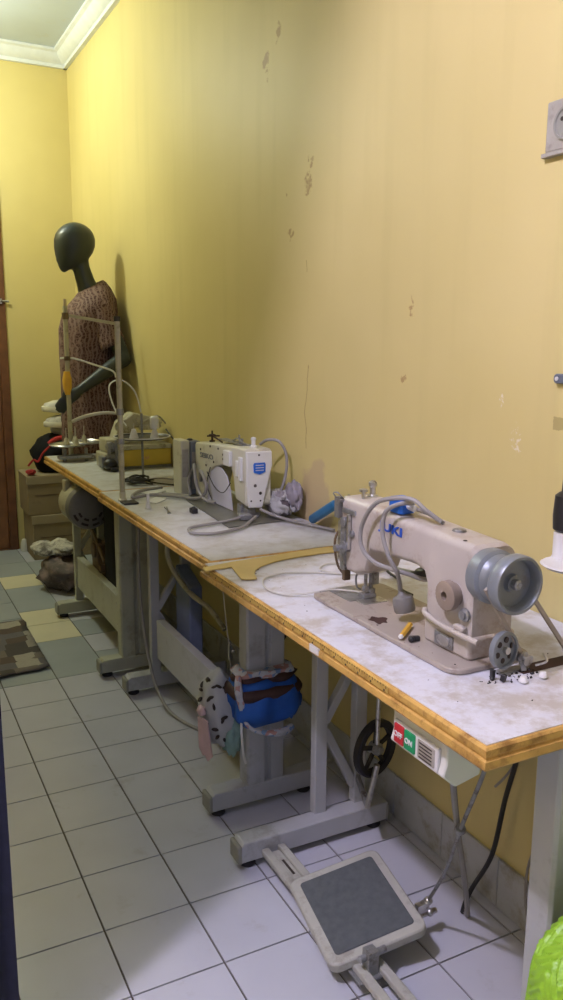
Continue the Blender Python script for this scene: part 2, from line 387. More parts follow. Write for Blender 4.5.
# door
d = MB().box((DX0 + .05, BY + .02, .005), (DX1 - .05, BY + .055, DZ - .05))
door = struct(d.build('door_1', M['door'], bevel=.003, origin=(0, BY, 0)))
f = MB()
f.box((DX1 - .05, BY - .012, 0), (DX1, BY + .07, DZ)); f.box((DX0, BY - .012, 0), (DX0 + .05, BY + .07, DZ)); f.box((DX0, BY - .012, DZ - .05), (DX1, BY + .07, DZ))
f.build('door_frame', M['door_frame'], door, bevel=.004)
p = MB()
for z0, z1 in ((.2, .95), (1.1, 2.0)):
    for x0, x1 in ((DX0 + .14, -.06), (.0, DX1 - .13)): p.box((x0, BY + .012, z0), (x1, BY + .03, z1))
p.build('door_panel', M['door'], door, bevel=.01)
struct(MB().box((DX0, BY, -.02), (DX1, BY + .12, .003)).build('trim_3', M['door_frame'], origin=(0, BY, 0)))
h = MB(); h.box((DX1 - .10, BY + .008, 1.0), (DX1 - .07, BY + .02, 1.2)); h.cyl((DX1 - .085, BY + .015, 1.13), (DX1 - .085, BY - .035, 1.13), .009); h.cyl((DX1 - .085, BY - .03, 1.13), (DX1 - .19, BY - .03, 1.13), .008)
h.build('door_handle', M['steel'], door, bevel=.001)
bt = MB(); bt.cyl((DX1 - .09, BY - .018, 1.51), (DX1 + .02, BY - .018, 1.51), .006); bt.box((DX1 - .06, BY - .022, 1.495), (DX1 - .02, BY - .01, 1.525))
bt.build('door_bolt', M['steel'], door)

# ------------------------------------------------------------------ tables
def foot(t, x0, x1, yc, mm, w=.052, h0=.02, h1=.072):
    f = MB().prism([(x0, yc - w / 2, h0), (x1, yc - w / 2, h0), (x1, yc - w / 2, h1), (x0 + .012, yc - w / 2, h1), (x0, yc - w / 2, h1 - .012)], (0, w, 0))
    f = f.build('foot', mm, t, bevel=.003)
    for a, b in ((x0 - .006, x0 + .006), (x1 - .006, x1 + .006)):
        MB().box((a, yc - w / 2 - .002, h0 - .002), (b, yc + w / 2 + .002, h1 - .006)).build('end_cap', M['cap'], f, bevel=.005)
    for xx in (x0 + .03, x1 - .03):
        MB().lathe([(.019, 0), (.021, .004), (.019, .012), (.008, .013), (.008, .024)], (xx, yc, 0)).build('foot_pad', M['rubber'], f)
    return f

def column(t, x0, yc, mm, w=.118, d=.05, z0=.07, z1=.69):
    x1 = x0 + w; y0 = yc - d / 2; y1 = yc + d / 2; a = .5 * w
    pts = [(x0, y0 + .006), (x0 + .006, y0), (x0 + a - .004, y0), (x0 + a, y0 + .014), (x0 + a + .012, y0 + .014), (x0 + a + .016, y0 + .004), (x1 - .004, y0 + .004), (x1, y0 + .01),
           (x1, y1), (x0 + a + .016, y1), (x0 + a + .012, y1 - .012), (x0 + a, y1 - .012), (x0 + a - .004, y1), (x0, y1)]
    return MB().prism([(x, y, z0) for x, y in pts], (0, 0, z1 - z0)).build('column', mm, t, bevel=.0015, bseg=1)

def table(label, y0, y1, xf, lam, sm, left, right, stretch=None, tape=False):
    t = thing('sewing_table', label, 'table', (xf + .2, (y0 + y1) / 2, 0), 'sewing tables in a row along the wall')
    xb = WX - .004; zt = .73; zb = .694
    top = MB().box((xf, y0, zb + .002), (xb, y1, zt)).build('tabletop', lam, t)
    e = MB()
    prof = [(.001, zt - .0012), (-.004, zt - .0015), (-.007, zt - .005), (-.007, zt - .014), (-.0045, zt - .016), (-.0045, zt - .019), (-.009, zt - .021), (-.010, zb + .004), (-.007, zb), (.001, zb)]
    # U shaped moulding swept round three sides with mitred corners
    path = [((xf, y1, 0), (1, -1)), ((xf, y0, 0), (1, 1))]
    def ringat(x, y, sx, sy): return [(x + sx * a, y + sy * a, z) for a, z in prof]
    e.loft([ringat(xb, y1, 0, -1), ringat(xf, y1, 1, -1), ringat(xf, y0, 1, 1), ringat(xb, y0, 0, 1)])
    e.build('edge_band', M['edge'], top, smooth=False)
    ft = foot(t, left['fx'], left.get('fx1', .785), left['fy'], sm)
    u0, u1, uy = left['x0'], left['x1'], left['y']
    for xx in (u0, u1):
        MB().box((xx, uy - .014, .07), (xx + .034, uy + .014, .694)).build('upright', sm, t, bevel=.002)
    MB().box((u0 - .02, uy - .016, .672), (u1 + .06, uy + .016, .694)).build('top_rail', sm, t, bevel=.001)
    for a, b in ((.32, .47), (.30, .12)):
        MB().bar((u0 + .03, uy, a), (u1 + .004, uy, b), .022, .022).build('brace', sm, t, bevel=.002)
    foot(t, right['fx'], right.get('fx1', .78), right['y'], sm)
    column(t, right['x0'], right['y'], sm)
    MB().box((right['x0'] - .02, right['y'] - .027, .68), (right['x0'] + .16, right['y'] + .027, .694)).build('top_plate', sm, t)
    if stretch:
        x, ya, yb, za, zb2 = stretch
        st = MB().prism([(x, ya, za), (x + .004, ya, za), (x + .004, ya, zb2 - .004), (x + .03, ya, zb2 - .004), (x + .03, ya, zb2), (x, ya, zb2)], (0, yb - ya, 0)).build('stretcher', sm, t, bevel=.001)
        for zz in (za + .03, zb2 - .03):
            MB().lathe([(.008, 0), (.007, .005), (.001, .007)], (x, yb - .05 if yb > ya else yb + .05, zz), (-1, 0, 0), seg=10).build('bolt', M['steel'], st)
    return t, top

t3, top3 = table('near sewing table with white top, measuring tape along its yellow edge and foot pedal below', -1.398, -.349, .353, M['lam'], M['stand'],
                 dict(fx=.352, fy=-.538, x0=.580, x1=.700, y=-.515), dict(fx=.38, y=-1.352, x0=.524))
t2, top2 = table('middle sewing table with blue cloth tied round its leg', -.328, .748, .378, M['lam2'], M['stand'],
                 dict(fx=.395, fy=.56, x0=.49, x1=.612, y=.545), dict(fx=.372, fx1=.70, y=-.300, x0=.480), stretch=(.50, .50, -.27, .145, .29))
t1, top1 = table('farthest sewing table with grey motor hanging under its top, beside the mannequin', .768, 1.812, .39, M['lam2'], M['stand_green'],
                 dict(fx=.355, fy=1.54, x0=.445, x1=.56, y=1.545), dict(fx=.352, fx1=.7, y=.765, x0=.436), stretch=(.455, 1.55, .80, .135, .285))
# measuring tape glued along the front edge of the near table
tp = MB().box((.3445, -1.17, .7145), (.3475, -.36, .7265)).build('measuring_tape', M['tape'], top3)
mk = MB(); y = -1.165; k = 0
while y < -.365:
    L_ = .0052 if k % 5 == 0 else .003
    mk.box((.3440, y, .7265 - L_), (.3446, y + .0012, .7262))
    if k % 5 == 0: mk.box((.3440, y + .004, .7155), (.3446, y + .0075, .719))
    y += .008; k += 1
mk.build('tape_marks', M['ink'], top3, smooth=False)
MB().box((.3425, -.945, .699), (.346, -.910, .713)).build('price_sticker', M['white'], top3)
# slot for the belt in the near table
MB().box((.575, -1.235, .7302), (.80, -1.205, .7312)).build('belt_slot', M['darkred'], top3)

def wrap(z0, z1, ex, seed, amp, m, name, parent, cx=.54, cy=-.30, hx=.072, hy=.042, rings=9, n=44, even=False):
    R = []
    for j in range(rings):
        t = j / (rings - 1); z = z0 + (z1 - z0) * t; bulge = (.75 + .25 * math.sin(t * PI)) if even else math.sin(t * PI) ** .6
        ring = []
        for k in range(n):
            a = 2 * PI * k / n; c_, s_ = math.cos(a), math.sin(a)
            q = (abs(c_) ** 4 + abs(s_) ** 4) ** -.25
            d = ex * bulge * (1 + amp * noise.noise(V((c_ * 2, s_ * 2, z * 22)) + V((seed, 0, 0))) * 2)
            zz = z + amp * .02 * noise.noise(V((c_ * 1.5, s_ * 1.5, seed + j)))
            ring.append((cx + c_ * q * (hx + d), cy + s_ * q * (hy + d), zz))
        R.append(ring)
    s = MB(); s.loft(R); return s.build(name, m, parent, ang=70)
# ------------------------------------------------------------------ near sewing machine
JX0, JX1 = .512, .600
jk = thing('sewing_machine', 'beige industrial sewing machine with blue letters and grey handwheel on the near table', 'sewing machine', (.55, -.95, .731), 'industrial sewing machines')
def rr(x0, x1, y0, y1, r, z, n=5):
    out = []
    for cx, cy, a0 in ((x1 - r, y0 + r, -PI / 2), (x1 - r, y1 - r, 0), (x0 + r, y1 - r, PI / 2), (x0 + r, y0 + r, PI)):
        for k in range(n + 1):
            a = a0 + k * PI / 2 / n; out.append((cx + r * math.cos(a), cy + r * math.sin(a), z))
    return out
bed = MB().prism(rr(.458, .640, -1.195, -.700, .03, .731), (0, 0, .010)).build('bed', M['jukibed'], jk, bevel=.002)
MB().prism(rr(.500, .560, -.80, -.705, .004, .7405), (0, 0, .002)).build('slide_plate', M['steel_dull'], jk)
MB().prism(rr(.515, .575, -.835, -.80, .004, .7405), (0, 0, .0025)).build('needle_plate', M['steel'], jk)
# arm: one body, profile in the y-z plane with rounded cross sections
arm = MB()
def arm_ring(y, zb, zt, x0=JX0, x1=JX1, r=.014):
    pts = []
    for cx, cz, a0, rad in ((x1 - r, zb + r, -PI / 2, r), (x1 - r * 1.6, zt - r * 1.6, 0, r * 1.6), (x0 + r, zt - r, PI / 2, r), (x0 + r, zb + r, PI, r)):
        for k in range(5):
            a = a0 + k * PI / 8; pts.append((cx + rad * math.cos(a), y, cz + rad * math.sin(a)))
    return pts
arm.loft([arm_ring(-.742, .800, .952, JX0 + .004, JX1 - .004), arm_ring(-.746, .797, .957), arm_ring(-.80, .797, .958), arm_ring(-.835, .812, .958),
          arm_ring(-.858, .862, .957, JX0 - .003), arm_ring(-.95, .868, .952, JX0 - .002), arm_ring(-1.00, .870, .949), arm_ring(-1.035, .862, .948), arm_ring(-1.047, .835, .947),
          arm_ring(-1.050, .742, .947), arm_ring(-1.160, .742, .943), arm_ring(-1.168, .746, .937, JX0 + .004, JX1 + .004)])
arm = arm.build('arm', M['juki'], jk, bevel=0, ang=28)
MB().prism(rr(JX0 - .004, JX1 + .015, -1.172, -1.043, .01, .7405), (0, 0, .042)).build('arm_base', M['juki'], jk, bevel=.006, bseg=3)
# pillar side bulge and the ledge running along the arm
# face plate at the far end, with screws
fp = MB().prism([(JX0 - .002, -.742, .818), (JX0 - .002, -.742, .93), (JX0 + .012, -.742, .955), (JX1 - .012, -.742, .955), (JX1, -.742, .93), (JX1, -.742, .80), (JX0 + .012, -.742, .80)], (0, .012, 0)).build('face_plate', M['steel'], jk, bevel=.002)
for xx, zz in ((JX0 + .008, .93), (JX0 + .01, .82), (JX1 - .01, .93)):
    MB().lathe([(.005, 0), (.005, .003), (.001, .004)], (xx, -.730, zz), (0, 1, 0), seg=10).build('screw', M['steel_dull'], fp)
# thread guides and take-up bracket on the head
g = MB(); g.box((JX0 - .008, -.742, .91), (JX0 + .002, -.725, .955)); g.box((JX0 - .010, -.750, .945), (JX0 + .02, -.728, .951));
g.tube([(JX0 - .003, -.735, .948), (JX0 - .014, -.73, .962), (JX0 - .012, -.745, .966), (JX0 + .004, -.745, .950)], .0015)
g.build('thread_guide', M['steel_dull'], jk)
hd_ = MB(); hd_.cyl((JX0, -.762, .905), (JX0 - .010, -.762, .905), .011); hd_.cyl((JX0, -.790, .885), (JX0 - .006, -.790, .885), .007); hd_.box((JX0 - .006, -.765, .80), (JX0 + .002, -.748, .90)); hd_.box((JX0 - .005, -.80, .925), (JX0 + .002, -.75, .935))
hd_.build('thread_regulator', M['steel_dull'], jk, bevel=.001)
hs = MB(); hs.box((JX0 + .004, -.752, .772), (JX0 + .020, -.742, .80)); hs.tube([(JX0 + .010, -.744, .90), (JX0 - .004, -.724, .86), (JX0 + .004, -.724, .80), (JX0 + .02, -.74, .775)], .003); hs.build('lifter_link', M['junk'], jk, bevel=.001)
MB().box((JX0 - .010, -.785, .85), (JX0 - .002, -.778, .925)).build('take_up_lever', M['steel'], jk, bevel=.001)
MB().lathe([(.012, 0), (.012, .004), (.004, .006), (.004, .010), (.013, .011), (.013, .014), (.004, .016), (.004, .024), (.008, .025), (.007, .033)], (JX0, -.770, .853), (-1, 0, 0)).build('tension_dial', M['steel_dull'], jk)
# top screw / thread pin
MB().lathe([(.012, 0), (.012, .004), (.006, .006), (.006, .022), (.009, .024), (.009, .032), (.004, .036)], (.568, -.775, .956)).build('thread_post', M['steel'], jk)
MB().lathe([(.004, 0), (.004, .016), (.009, .017), (.009, .022), (.003, .024)], (.535, -.79, .956)).build('pressure_screw', M['steel'], jk)
# needle bar, presser bar, foot
nb = MB(); nb.cyl((.543, -.795, .80), (.543, -.795, .762), .004); nb.cyl((.543, -.795, .762), (.543, -.795, .745), .0012)
nb.box((.538, -.801, .757), (.549, -.789, .768)); nb.build('needle_bar', M['steel_dull'], jk)
pf = MB(); pf.cyl((.556, -.795, .80), (.556, -.795, .758), .0045); pf.box((.549, -.803, .750), (.563, -.785, .763)); pf.box((.536, -.804, .7435), (.550, -.799, .747)); pf.box((.536, -.791, .7435), (.550, -.786, .747)); pf.box((.532, -.806, .744), (.564, -.784, .753)); pf.box((.560, -.800, .770), (.574, -.784, .800))
pf.build('presser_foot', M['steel_dull'], jk, bevel=.001)
MB().tube([(.545, -.775, .80), (.535, -.77, .785), (.54, -.765, .76), (.55, -.765, .752)], .0022).build('finger_guard', M['steel_dull'], jk)
# stitch length dial with ribs, reverse lever
rib = []
for z_, r_ in ((0, .021), (.008, .021), (.009, .0255), (.022, .0255), (.024, .023)):
    rib.append((r_, z_))
ds = MB(); nseg = 48; R = []
for r_, h_ in rib + [(.008, .0245), (.008, .012), (.001, .012)]:
    R.append([(JX0 - h_, -1.124 + math.cos(a) * (r_ + (.0012 if (k % 2 and .008 < h_ < .023 and r_ > .02) else 0)), .848 + math.sin(a) * (r_ + (.0012 if (k % 2 and .008 < h_ < .023 and r_ > .02) else 0))) for k, a in enumerate([2 * PI * k / nseg for k in range(nseg)])])
ds.loft(R); ds.build('stitch_dial', M['dial'], jk, ang=50)
MB().lathe([(.012, 0), (.012, .004), (.008, .006), (.008, .010), (.001, .011)], (JX0, -1.155, .820), (-1, 0, 0)).build('oil_window', M['steel_dull'], jk)
MB().box((JX0 - .012, -1.162, .790), (JX0, -1.135, .800)).build('lever_stop', M['juki'], jk, bevel=.003)
rl = MB(); rl.tube([(JX0 - .002, -1.045, .798), (JX0 - .012, -1.06, .795), (JX0 - .016, -1.12, .789), (JX0 - .014, -1.205, .788)], .0048, seg=10)
rl.build('reverse_lever', M['juki'], jk)
bd = MB().box((JX0 - .008, -1.132, .747), (JX0 - .003, -1.082, .771)).build('maker_plate', M['steel_dull'], jk, bevel=.001)
MB().lathe([(.018, 0), (.018, .0015), (.014, .0015), (.014, .0008), (.001, .0008)], (JX0 - .008, -1.107, .759), (-1, 0, 0), sx=1, sy=.55).build('maker_oval', M['steel'], bd)
lettering('lettering', 'JUKI', .0235, (JX0 - .0035, -.930, .924), (0, -1, -.02), (0, 0, 1), M['bluetext'], jk, bold=.0007, sx=1.75)
# oil plug on top, tiny screw holes
MB().lathe([(.013, 0), (.012, .003), (.006, .005), (.001, .005)], (.556, -1.075, .9465)).build('oil_plug', M['steel_dull'], jk)
MB().lathe([(.004, 0), (.003, .001), (.001, .001)], (JX0 + .012, -1.13, .944)).build('screw', M['ink'], jk)
# belt housing and handwheel
WC = V((.541, -1.18, .893))
MB().lathe([(.044, -.014), (.047, -.006), (.047, .012), (.042, .016), (.001, .016)], WC, (0, -1, 0), seg=40).build('wheel_hub', M['wheel'], jk)
MB().lathe([(.040, 0.012), (.041, .016), (.036, .024), (.036, .034), (.041, .040), (.047, .044), (.050, .050), (.050, .066), (.048, .070), (.044, .070), (.041, .064), (.040, .050), (.016, .048), (.014, .050), (.013, .055), (.001, .055)],
           WC, (0, -1, 0), seg=48).build('handwheel', M['wheel'], jk, ang=40)
MB().lathe([(.009, 0.05), (.009, .065), (.006, .067), (.001, .064)], WC, (0, -1, 0), seg=6).build('wheel_bolt', M['steel_dull'], jk)
# two runs of the V belt down to the slot
bl = MB()
bl.bar((.503, -1.212, .883), (.60, -1.218, .735), .007, .006, up=(0, 1, 0)); bl.bar((.580, -1.212, .888), (.700, -1.218, .735), .007, .006, up=(0, 1, 0))
bl.build('drive_belt', M['belt'], jk)

# bobbin winder screwed to the table
bw = thing('bobbin_winder', 'small grey bobbin winder with holed wheel beside the near machine', 'bobbin winder', (.545, -1.235, .731))
w = MB(); w.lathe([(.026, 0), (.032, .001), (.032, .011), (.027, .012), (.027, .007), (.001, .007)], (.540, -1.215, .774), (.15, -1, .05), seg=32)
wh = w.build('winder_wheel', M['wheel'], bw)
hl = MB()
for k in range(6):
    a = k * PI / 3 + .3; hl.cyl((.541 + .018 * math.cos(a), -1.2195, .774 + .018 * math.sin(a)), (.5415 + .018 * math.cos(a), -1.2230 + .0027 * math.cos(a), .774 + .018 * math.sin(a)), .0052, seg=12)
hl.build('wheel_hole', M['ink'], wh); hl2 = MB().cyl((.541, -1.219, .774), (.5425, -1.230, .775), .006, seg=12).build('axle', M['steel'], bw)
b_ = MB(); b_.box((.535, -1.222, .731), (.60, -1.205, .734)); b_.bar((.545, -1.214, .733), (.545, -1.214, .775), .012, .006); b_.bar((.545, -1.212, .765), (.59, -1.208, .748), .006, .014); b_.bar((.58, -1.23, .733), (.585, -1.21, .762), .01, .005)
b_.build('bracket', M['steel_dull'], bw, bevel=.001)
b2 = MB(); b2.lathe([(.010, 0), (.010, .002), (.004, .003), (.004, .012), (.010, .013), (.010, .015)], (.585, -1.235, .752), (0, 1, .2), seg=16); b2.tube([(.585, -1.25, .75), (.60, -1.26, .758), (.607, -1.245, .765)], .002)
b2.build('spindle', M['steel'], bw)
MB().box((.508, -1.233, .731), (.515, -1.226, .748)).obox((.523, -1.243, .737), (.008, .008, .012), (.2, .1, .3)).build('screw_foot', M['black'], bw, bevel=.001)
for x in (.548, .592): MB().lathe([(.006, 0), (.008, .003), (.005, .010), (.001, .011)], (x, -1.262, .731)).build('rubber_stop', M['white'], bw)

# gooseneck lamp: blue plug on the arm, flexible grey cable, small lamp head
gl = thing('machine_lamp', 'small grey lamp on a looped cable with a blue block, clamped on the near machine', 'lamp', (.55, -.95, .955))
MB().prism(rr(.516, .552, -.950, -.906, .008, .955), (0, 0, .030)).build('blue_block', M['blue'], gl, bevel=.003)
MB().cyl((.535, -.948, .971), (.538, -.966, .968), .0065).build('white_plug', M['white'], gl)
c = MB()
c.tube([(.545, -.960, .966), (.550, -1.0, .962), (.555, -1.03, .952)], .004)
loop = [(.55, -1.03, .955), (.53, -1.007, .975), (.52, -.985, .990), (.505, -.955, .990), (.49, -.915, .978), (.488, -.880, .950), (.487, -.857, .909), (.488, -.862, .873), (.495, -.895, .852), (.51, -.93, .845), (.53, -.96, .84), (.56, -.98, .83), (.60, -.98, .84)]
c.tube(loop, .0045)
c.tube([(.535, -.96, .978), (.505, -.968, .982), (.489, -.949, .970), (.486, -.937, .950), (.486, -.936, .916), (.487, -.955, .880), (.500, -.965, .850), (.515, -.955, .825), (.525, -.945, .805), (.530, -.945, .790)], .0045)
c.build('flexible_neck', M['cable_grey'], gl)
MB().lathe([(.006, 0), (.010, .006), (.019, .010), (.021, .016), (.021, .036), (.019, .040), (.001, .040)], (.528, -.945, .800), (.12, -.22, -1), seg=24).build('lamp_head', M['motor_grey'], gl)
# dark knob lever behind the arm
kl = MB(); kl.lathe([(.001, 0), (.014, .002), (.016, .014), (.012, .03), (.007, .034), (.005, .05)], (.66, -.855, .795), (-.1, 1, -.2))
kl.build('black_knob', M['black'], jk)
MB().cyl((.66, -.82, .788), (.655, -.70, .775), .004).build('knob_rod', M['steel_dull'], jk)

# head rest pin, thread stand at the right edge
pin = tag(MB().lathe([(.011, 0), (.010, .004), (.009, .044), (.006, .047), (.006, .05)], (.606, -1.157, .731)).build('head_rest_pin', M['woodpin']), 'pale wooden peg standing behind the near handwheel', 'peg')
ts = thing('thread_stand', 'white round tray thread stand at the wall behind the near handwheel', 'thread stand', (.775, -1.2, .731))
MB().cyl((.79, -1.20, .731), (.79, -1.20, 1.12), .007).build('pole', M['white'], ts)
MB().lathe([(.001, 0), (.055, 0), (.063, .006), (.06, .008), (.001, .004)], (.765, -1.155, .872)).build('tray', M['white'], ts)
MB().bar((.79, -1.20, .868), (.765, -1.155, .868), .014, .006).build('tray_arm', M['steel'], ts)
MB().lathe([(.024, 0), (.022, .004), (.022, .048), (.018, .05)], (.785, -1.108, .879)).build('spool_holder', M['white'], ts)
cn = tag(MB().lathe([(.020, 0), (.0245, .004), (.026, .03), (.024, .068), (.017, .074), (.013, .076), (.012, .10), (.001, .10)], (.785, -1.108, .930)).build('thread_cone', M['black']), 'black thread cone on the white stand at the right edge', 'thread cone')

# things on the near table
def ribbon_plate(pts, z0, z1, name, m): return MB().prism([(x, y, z0) for x, y in pts], (0, 0, z1 - z0)).build(name, m, bevel=.0008, bseg=1)
inner = [(.755, -.440), (.70, -.438), (.64, -.436), (.58, -.438), (.53, -.446), (.492, -.462), (.468, -.486), (.452, -.512)]
rl_ = ribbon_plate([(.328, -.396), (.324, -.425), (.395, -.420), (.374, -.525), (.381, -.532), (.402, -.540), (.410, -.536), (.420, -.500), (.438, -.470), (.465, -.445), (.506, -.424), (.55, -.412), (.60, -.405), (.66, -.402), (.715, -.405), (.770, -.410), (.770, -.366), (.68, -.352), (.615, -.358), (.55, -.366), (.498, -.372), (.413, -.378)], .7315, .7350, 'curved_ruler', M['ruler'])
tag(rl_, 'yellow wooden curved tailor ruler lying across the gap between two tables', 'ruler')
cd = MB().tube([(.62, -.60, .735), (.55, -.55, .734), (.48, -.525, .734), (.425, -.545, .734), (.395, -.61, .734), (.405, -.67, .734), (.45, -.702, .738), (.50, -.72, .745), (.535, -.75, .746), (.545, -.78, .75)], .0022)
tag(cd.build('thin_cord', M['cable_white']), 'thin white cord curling over the near tabletop into the beige machine', 'cord')
cd = MB().tube([(.60, -.73, .748), (.64, -.66, .74), (.68, -.60, .735), (.66, -.52, .734), (.62, -.50, .734), (.58, -.54, .734), (.62, -.60, .734), (.70, -.62, .734), (.78, -.58, .734)], .002)
tag(cd.build('thin_cord', M['cable_white']), 'thin white cord lying behind the far end of the beige machine', 'cord')
cd = MB().tube([(.64, -.83, .745), (.66, -.76, .737), (.70, -.70, .7345), (.72, -.62, .7345), (.76, -.55, .7345), (.80, -.48, .7345)], .003)
tag(cd.build('black_cable', M['cable_black']), 'black cable running to the wall behind the beige machine', 'cable')
pc = thing('pencil_stub', 'short yellow pencil stub with black end lying on the machine bed', 'pencil', (.495, -1.0, .742))
MB().cyl((.466, -1.034, .7475), (.520, -.988, .7475), .0055, seg=6).build('pencil_body', M['pencil'], pc)
MB().cyl((.466, -1.034, .7475), (.462, -1.0375, .7475), .0055, .003, seg=6).build('pencil_tip', M['white'], pc)
tag(MB().obox((.484, -1.050, .7465), (.010, .022, .010), (0, 0, 1.2)).ball((.476, -1.052, .747), .006).build('rubber_piece', M['black'], bevel=.003), 'small black rubber piece beside the yellow pencil stub', 'rubber piece')
# dark grease patch with ragged outline on the bed
pp = [(.490 + .017 * math.cos(a) * (1 + .3 * math.sin(3 * a + 1)), -.925 + .020 * math.sin(a) * (1 + .25 * math.sin(5 * a)), .7408) for a in [2 * PI * k / 26 for k in range(26)]]
MB().prism(pp, (0, 0, .0008)).build('grease_patch', M['darkred'], jk)
lt = MB()
for k in range(46):
    x = random.gauss(.56, .03); y = random.gauss(-1.235, .016)
    if y < -1.33 or x < .4: continue
    a = random.uniform(.001, .0035); lt.obox((x, y, .7305 + a * .4), (a * 1.6, a * 1.2, a * .8), (random.random(), random.random(), random.random() * 3))
for k in range(45):
    x = random.uniform(.40, .75); y = random.uniform(-1.35, -.45)
    a = random.uniform(.0006, .0016); zt_ = .7412 if (x > .458 and -1.19 < y < -.70 and x < .64) else .7302
    if y > -1.16 and y < -.72 and x > .5: continue
    lt.obox((x, y, zt_ + a * .3), (a * 2, a * 1.2, a * .6), (0, 0, random.random() * 3))
tag(lt.build('lint', M['lint'], smooth=False), 'black lint and thread scraps scattered on the near tabletop', 'lint', kind='stuff')

# teal handled tool sticking up by the wall
tt = thing('screwdriver', 'screwdriver with round blue handle pointing at the head of the beige machine', 'screwdriver', (.70, -.16, .731))
p0, p1 = V((.802, -.100, .752)), V((.800, -.245, .828))
ax = (p1 - p0).normalized()
MB().lathe([(.001, 0), (.012, .001), (.0145, .006), (.0145, .150), (.012, .158), (.004, .160)], p0, ax, seg=20).build('handle', M['teal'], tt, ang=50)
MB().cyl(p0 + ax * .158, p0 + ax * .24, .003).build('shaft', M['steel'], tt)
tt.location = ORG[tt.name]

# ------------------------------------------------------------------ switch box, cables, pulley, pedal of the near table
sw = thing('switch_box', 'grey motor switch box with red and green buttons under the near table edge', 'switch box', (.40, -1.18, .62))
MB().prism([(.372, -1.278, .719), (.372, -1.278, .668), (.366, -1.278, .648), (.392, -1.278, .625), (.44, -1.278, .635), (.45, -1.278, .719)], (0, .142, 0)).build('housing', M['creamw'], sw, bevel=.003)
PX = V((-.97, 0, -.0))
def on_sw(name, y0, y1, m, z0=.650, z1=.686, dx=.004):
    return MB().box((.3655 - dx + .004, y0, z0 + .002), (.372, y1, z1)).build(name, m, sw, bevel=.002)
on_sw('face_frame', -1.265, -1.146, M['white'], .646, .690, .0045)
rb = on_sw('red_button', -1.178, -1.152, M['redbtn'], .651, .686, .008); gb = on_sw('green_button', -1.208, -1.180, M['greenbtn'], .651, .686, .008)
on_sw('rating_plate', -1.258, -1.214, M['socket'], .651, .685, .006)
lettering('lettering', 'OFF', .013, (.3610, -1.165, .669), (0, -1, 0), (0, 0, 1), M['white'], rb, bold=.0003)
lettering('lettering', 'ON', .013, (.3610, -1.194, .669), (0, -1, 0), (0, 0, 1), M['white'], gb, bold=.0003)
for k in range(5):
    MB().box((.3625, -1.252, .656 + k * .006), (.3634, -1.22, .6575 + k * .006)).build('print_line', M['ink'], sw)

sw.location.y -= .014; sw.location.z -= .026
def cable(name, pts, r, m, label, cat='cable'):
    return tag(MB().tube(pts, r).build(name, m), label, cat)
cable('power_cable', [(.395, -1.27, .69), (.42, -1.25, .62), (.50, -1.16, .50), (.58, -1.09, .33), (.66, -1.02, .18), (.72, -.965, .06), (.742, -.945, .010), (.748, -.93, .008)], .006, M['cable_grey'], 'thick grey cable dropping from the switch box to the floor')
cable('power_cable', [(.70, -1.125, .69), (.76, -1.06, .52), (.785, -1.017, .402), (.79, -.989, .306), (.79, -.967, .184), (.79, -.946, .121), (.785, -.911, .047), (.77, -.905, .008), (.74, -.93, .008)], .0055, M['cable_black'], 'thick dark cable curving down towards the wall under the near table')
cable('wall_cable', [(.80, -1.16, .69), (.822, -1.12, .5), (.822, -1.08, .30), (.818, -1.04, .16), (.81, -1.06, .05), (.80, -1.14, .012), (.78, -1.22, .01)], .003, M['cable_grey'], 'thin grey cable hanging down the wall beside the right table leg')
cable('wall_cable', [(.80, -1.10, .69), (.815, -1.06, .52), (.82, -.97, .36), (.815, -.93, .30)], .003, M['cable_grey'], 'short thin cable hanging against the yellow wall under the near table')

# spoked knee wheel on a slanted rod
kw = thing('balance_wheel', 'black spoked wheel on a steel rod under the near table', 'wheel', (.70, -.62, .20))
WCc = V((.700, -.62, .274)); wa = V((.28, -1, .0)).normalized()
ww = MB(); u, v, a = frame_from(wa)
ww.lathe([(.070, -.011), (.075, -.007), (.075, .007), (.070, .011), (.056, .008), (.056, -.008), (.070, -.011)], WCc, wa, seg=40, cap=False)
ww.build('rim', M['rubber'], kw)
sp = MB()
for k in range(5):
    q = 2 * PI * k / 5 + .3; sp.bar(WCc + (u * math.cos(q) + v * math.sin(q)) * .012, WCc + (u * math.cos(q) + v * math.sin(q)) * .063, .012, .006, up=wa)
sp.build('spokes', M['black'], kw, bevel=.001)
MB().lathe([(.016, -.012), (.016, .012), (.009, .016), (.009, .022), (.001, .022)], WCc, wa).build('hub', M['steel_dull'], kw)
MB().cyl((.690, -.645, .43), (.688, -.645, .30), .006).build('upper_rod', M['steel'], kw)
MB().cyl((.688, -.648, .245), (.668, -.64, .13), .0075).build('lower_rod', M['steel'], kw)
MB().tube([(.690, -.645, .42), (.695, -.63, .55), (.70, -.62, .693)], .005).build('hanger', M['steel_dull'], kw)
br_ = MB(); br_.bar((.668, -.64, .135), (.705, -.535, .150), .012, .018); br_.build('bracket', M['steel_dull'], kw, bevel=.002)

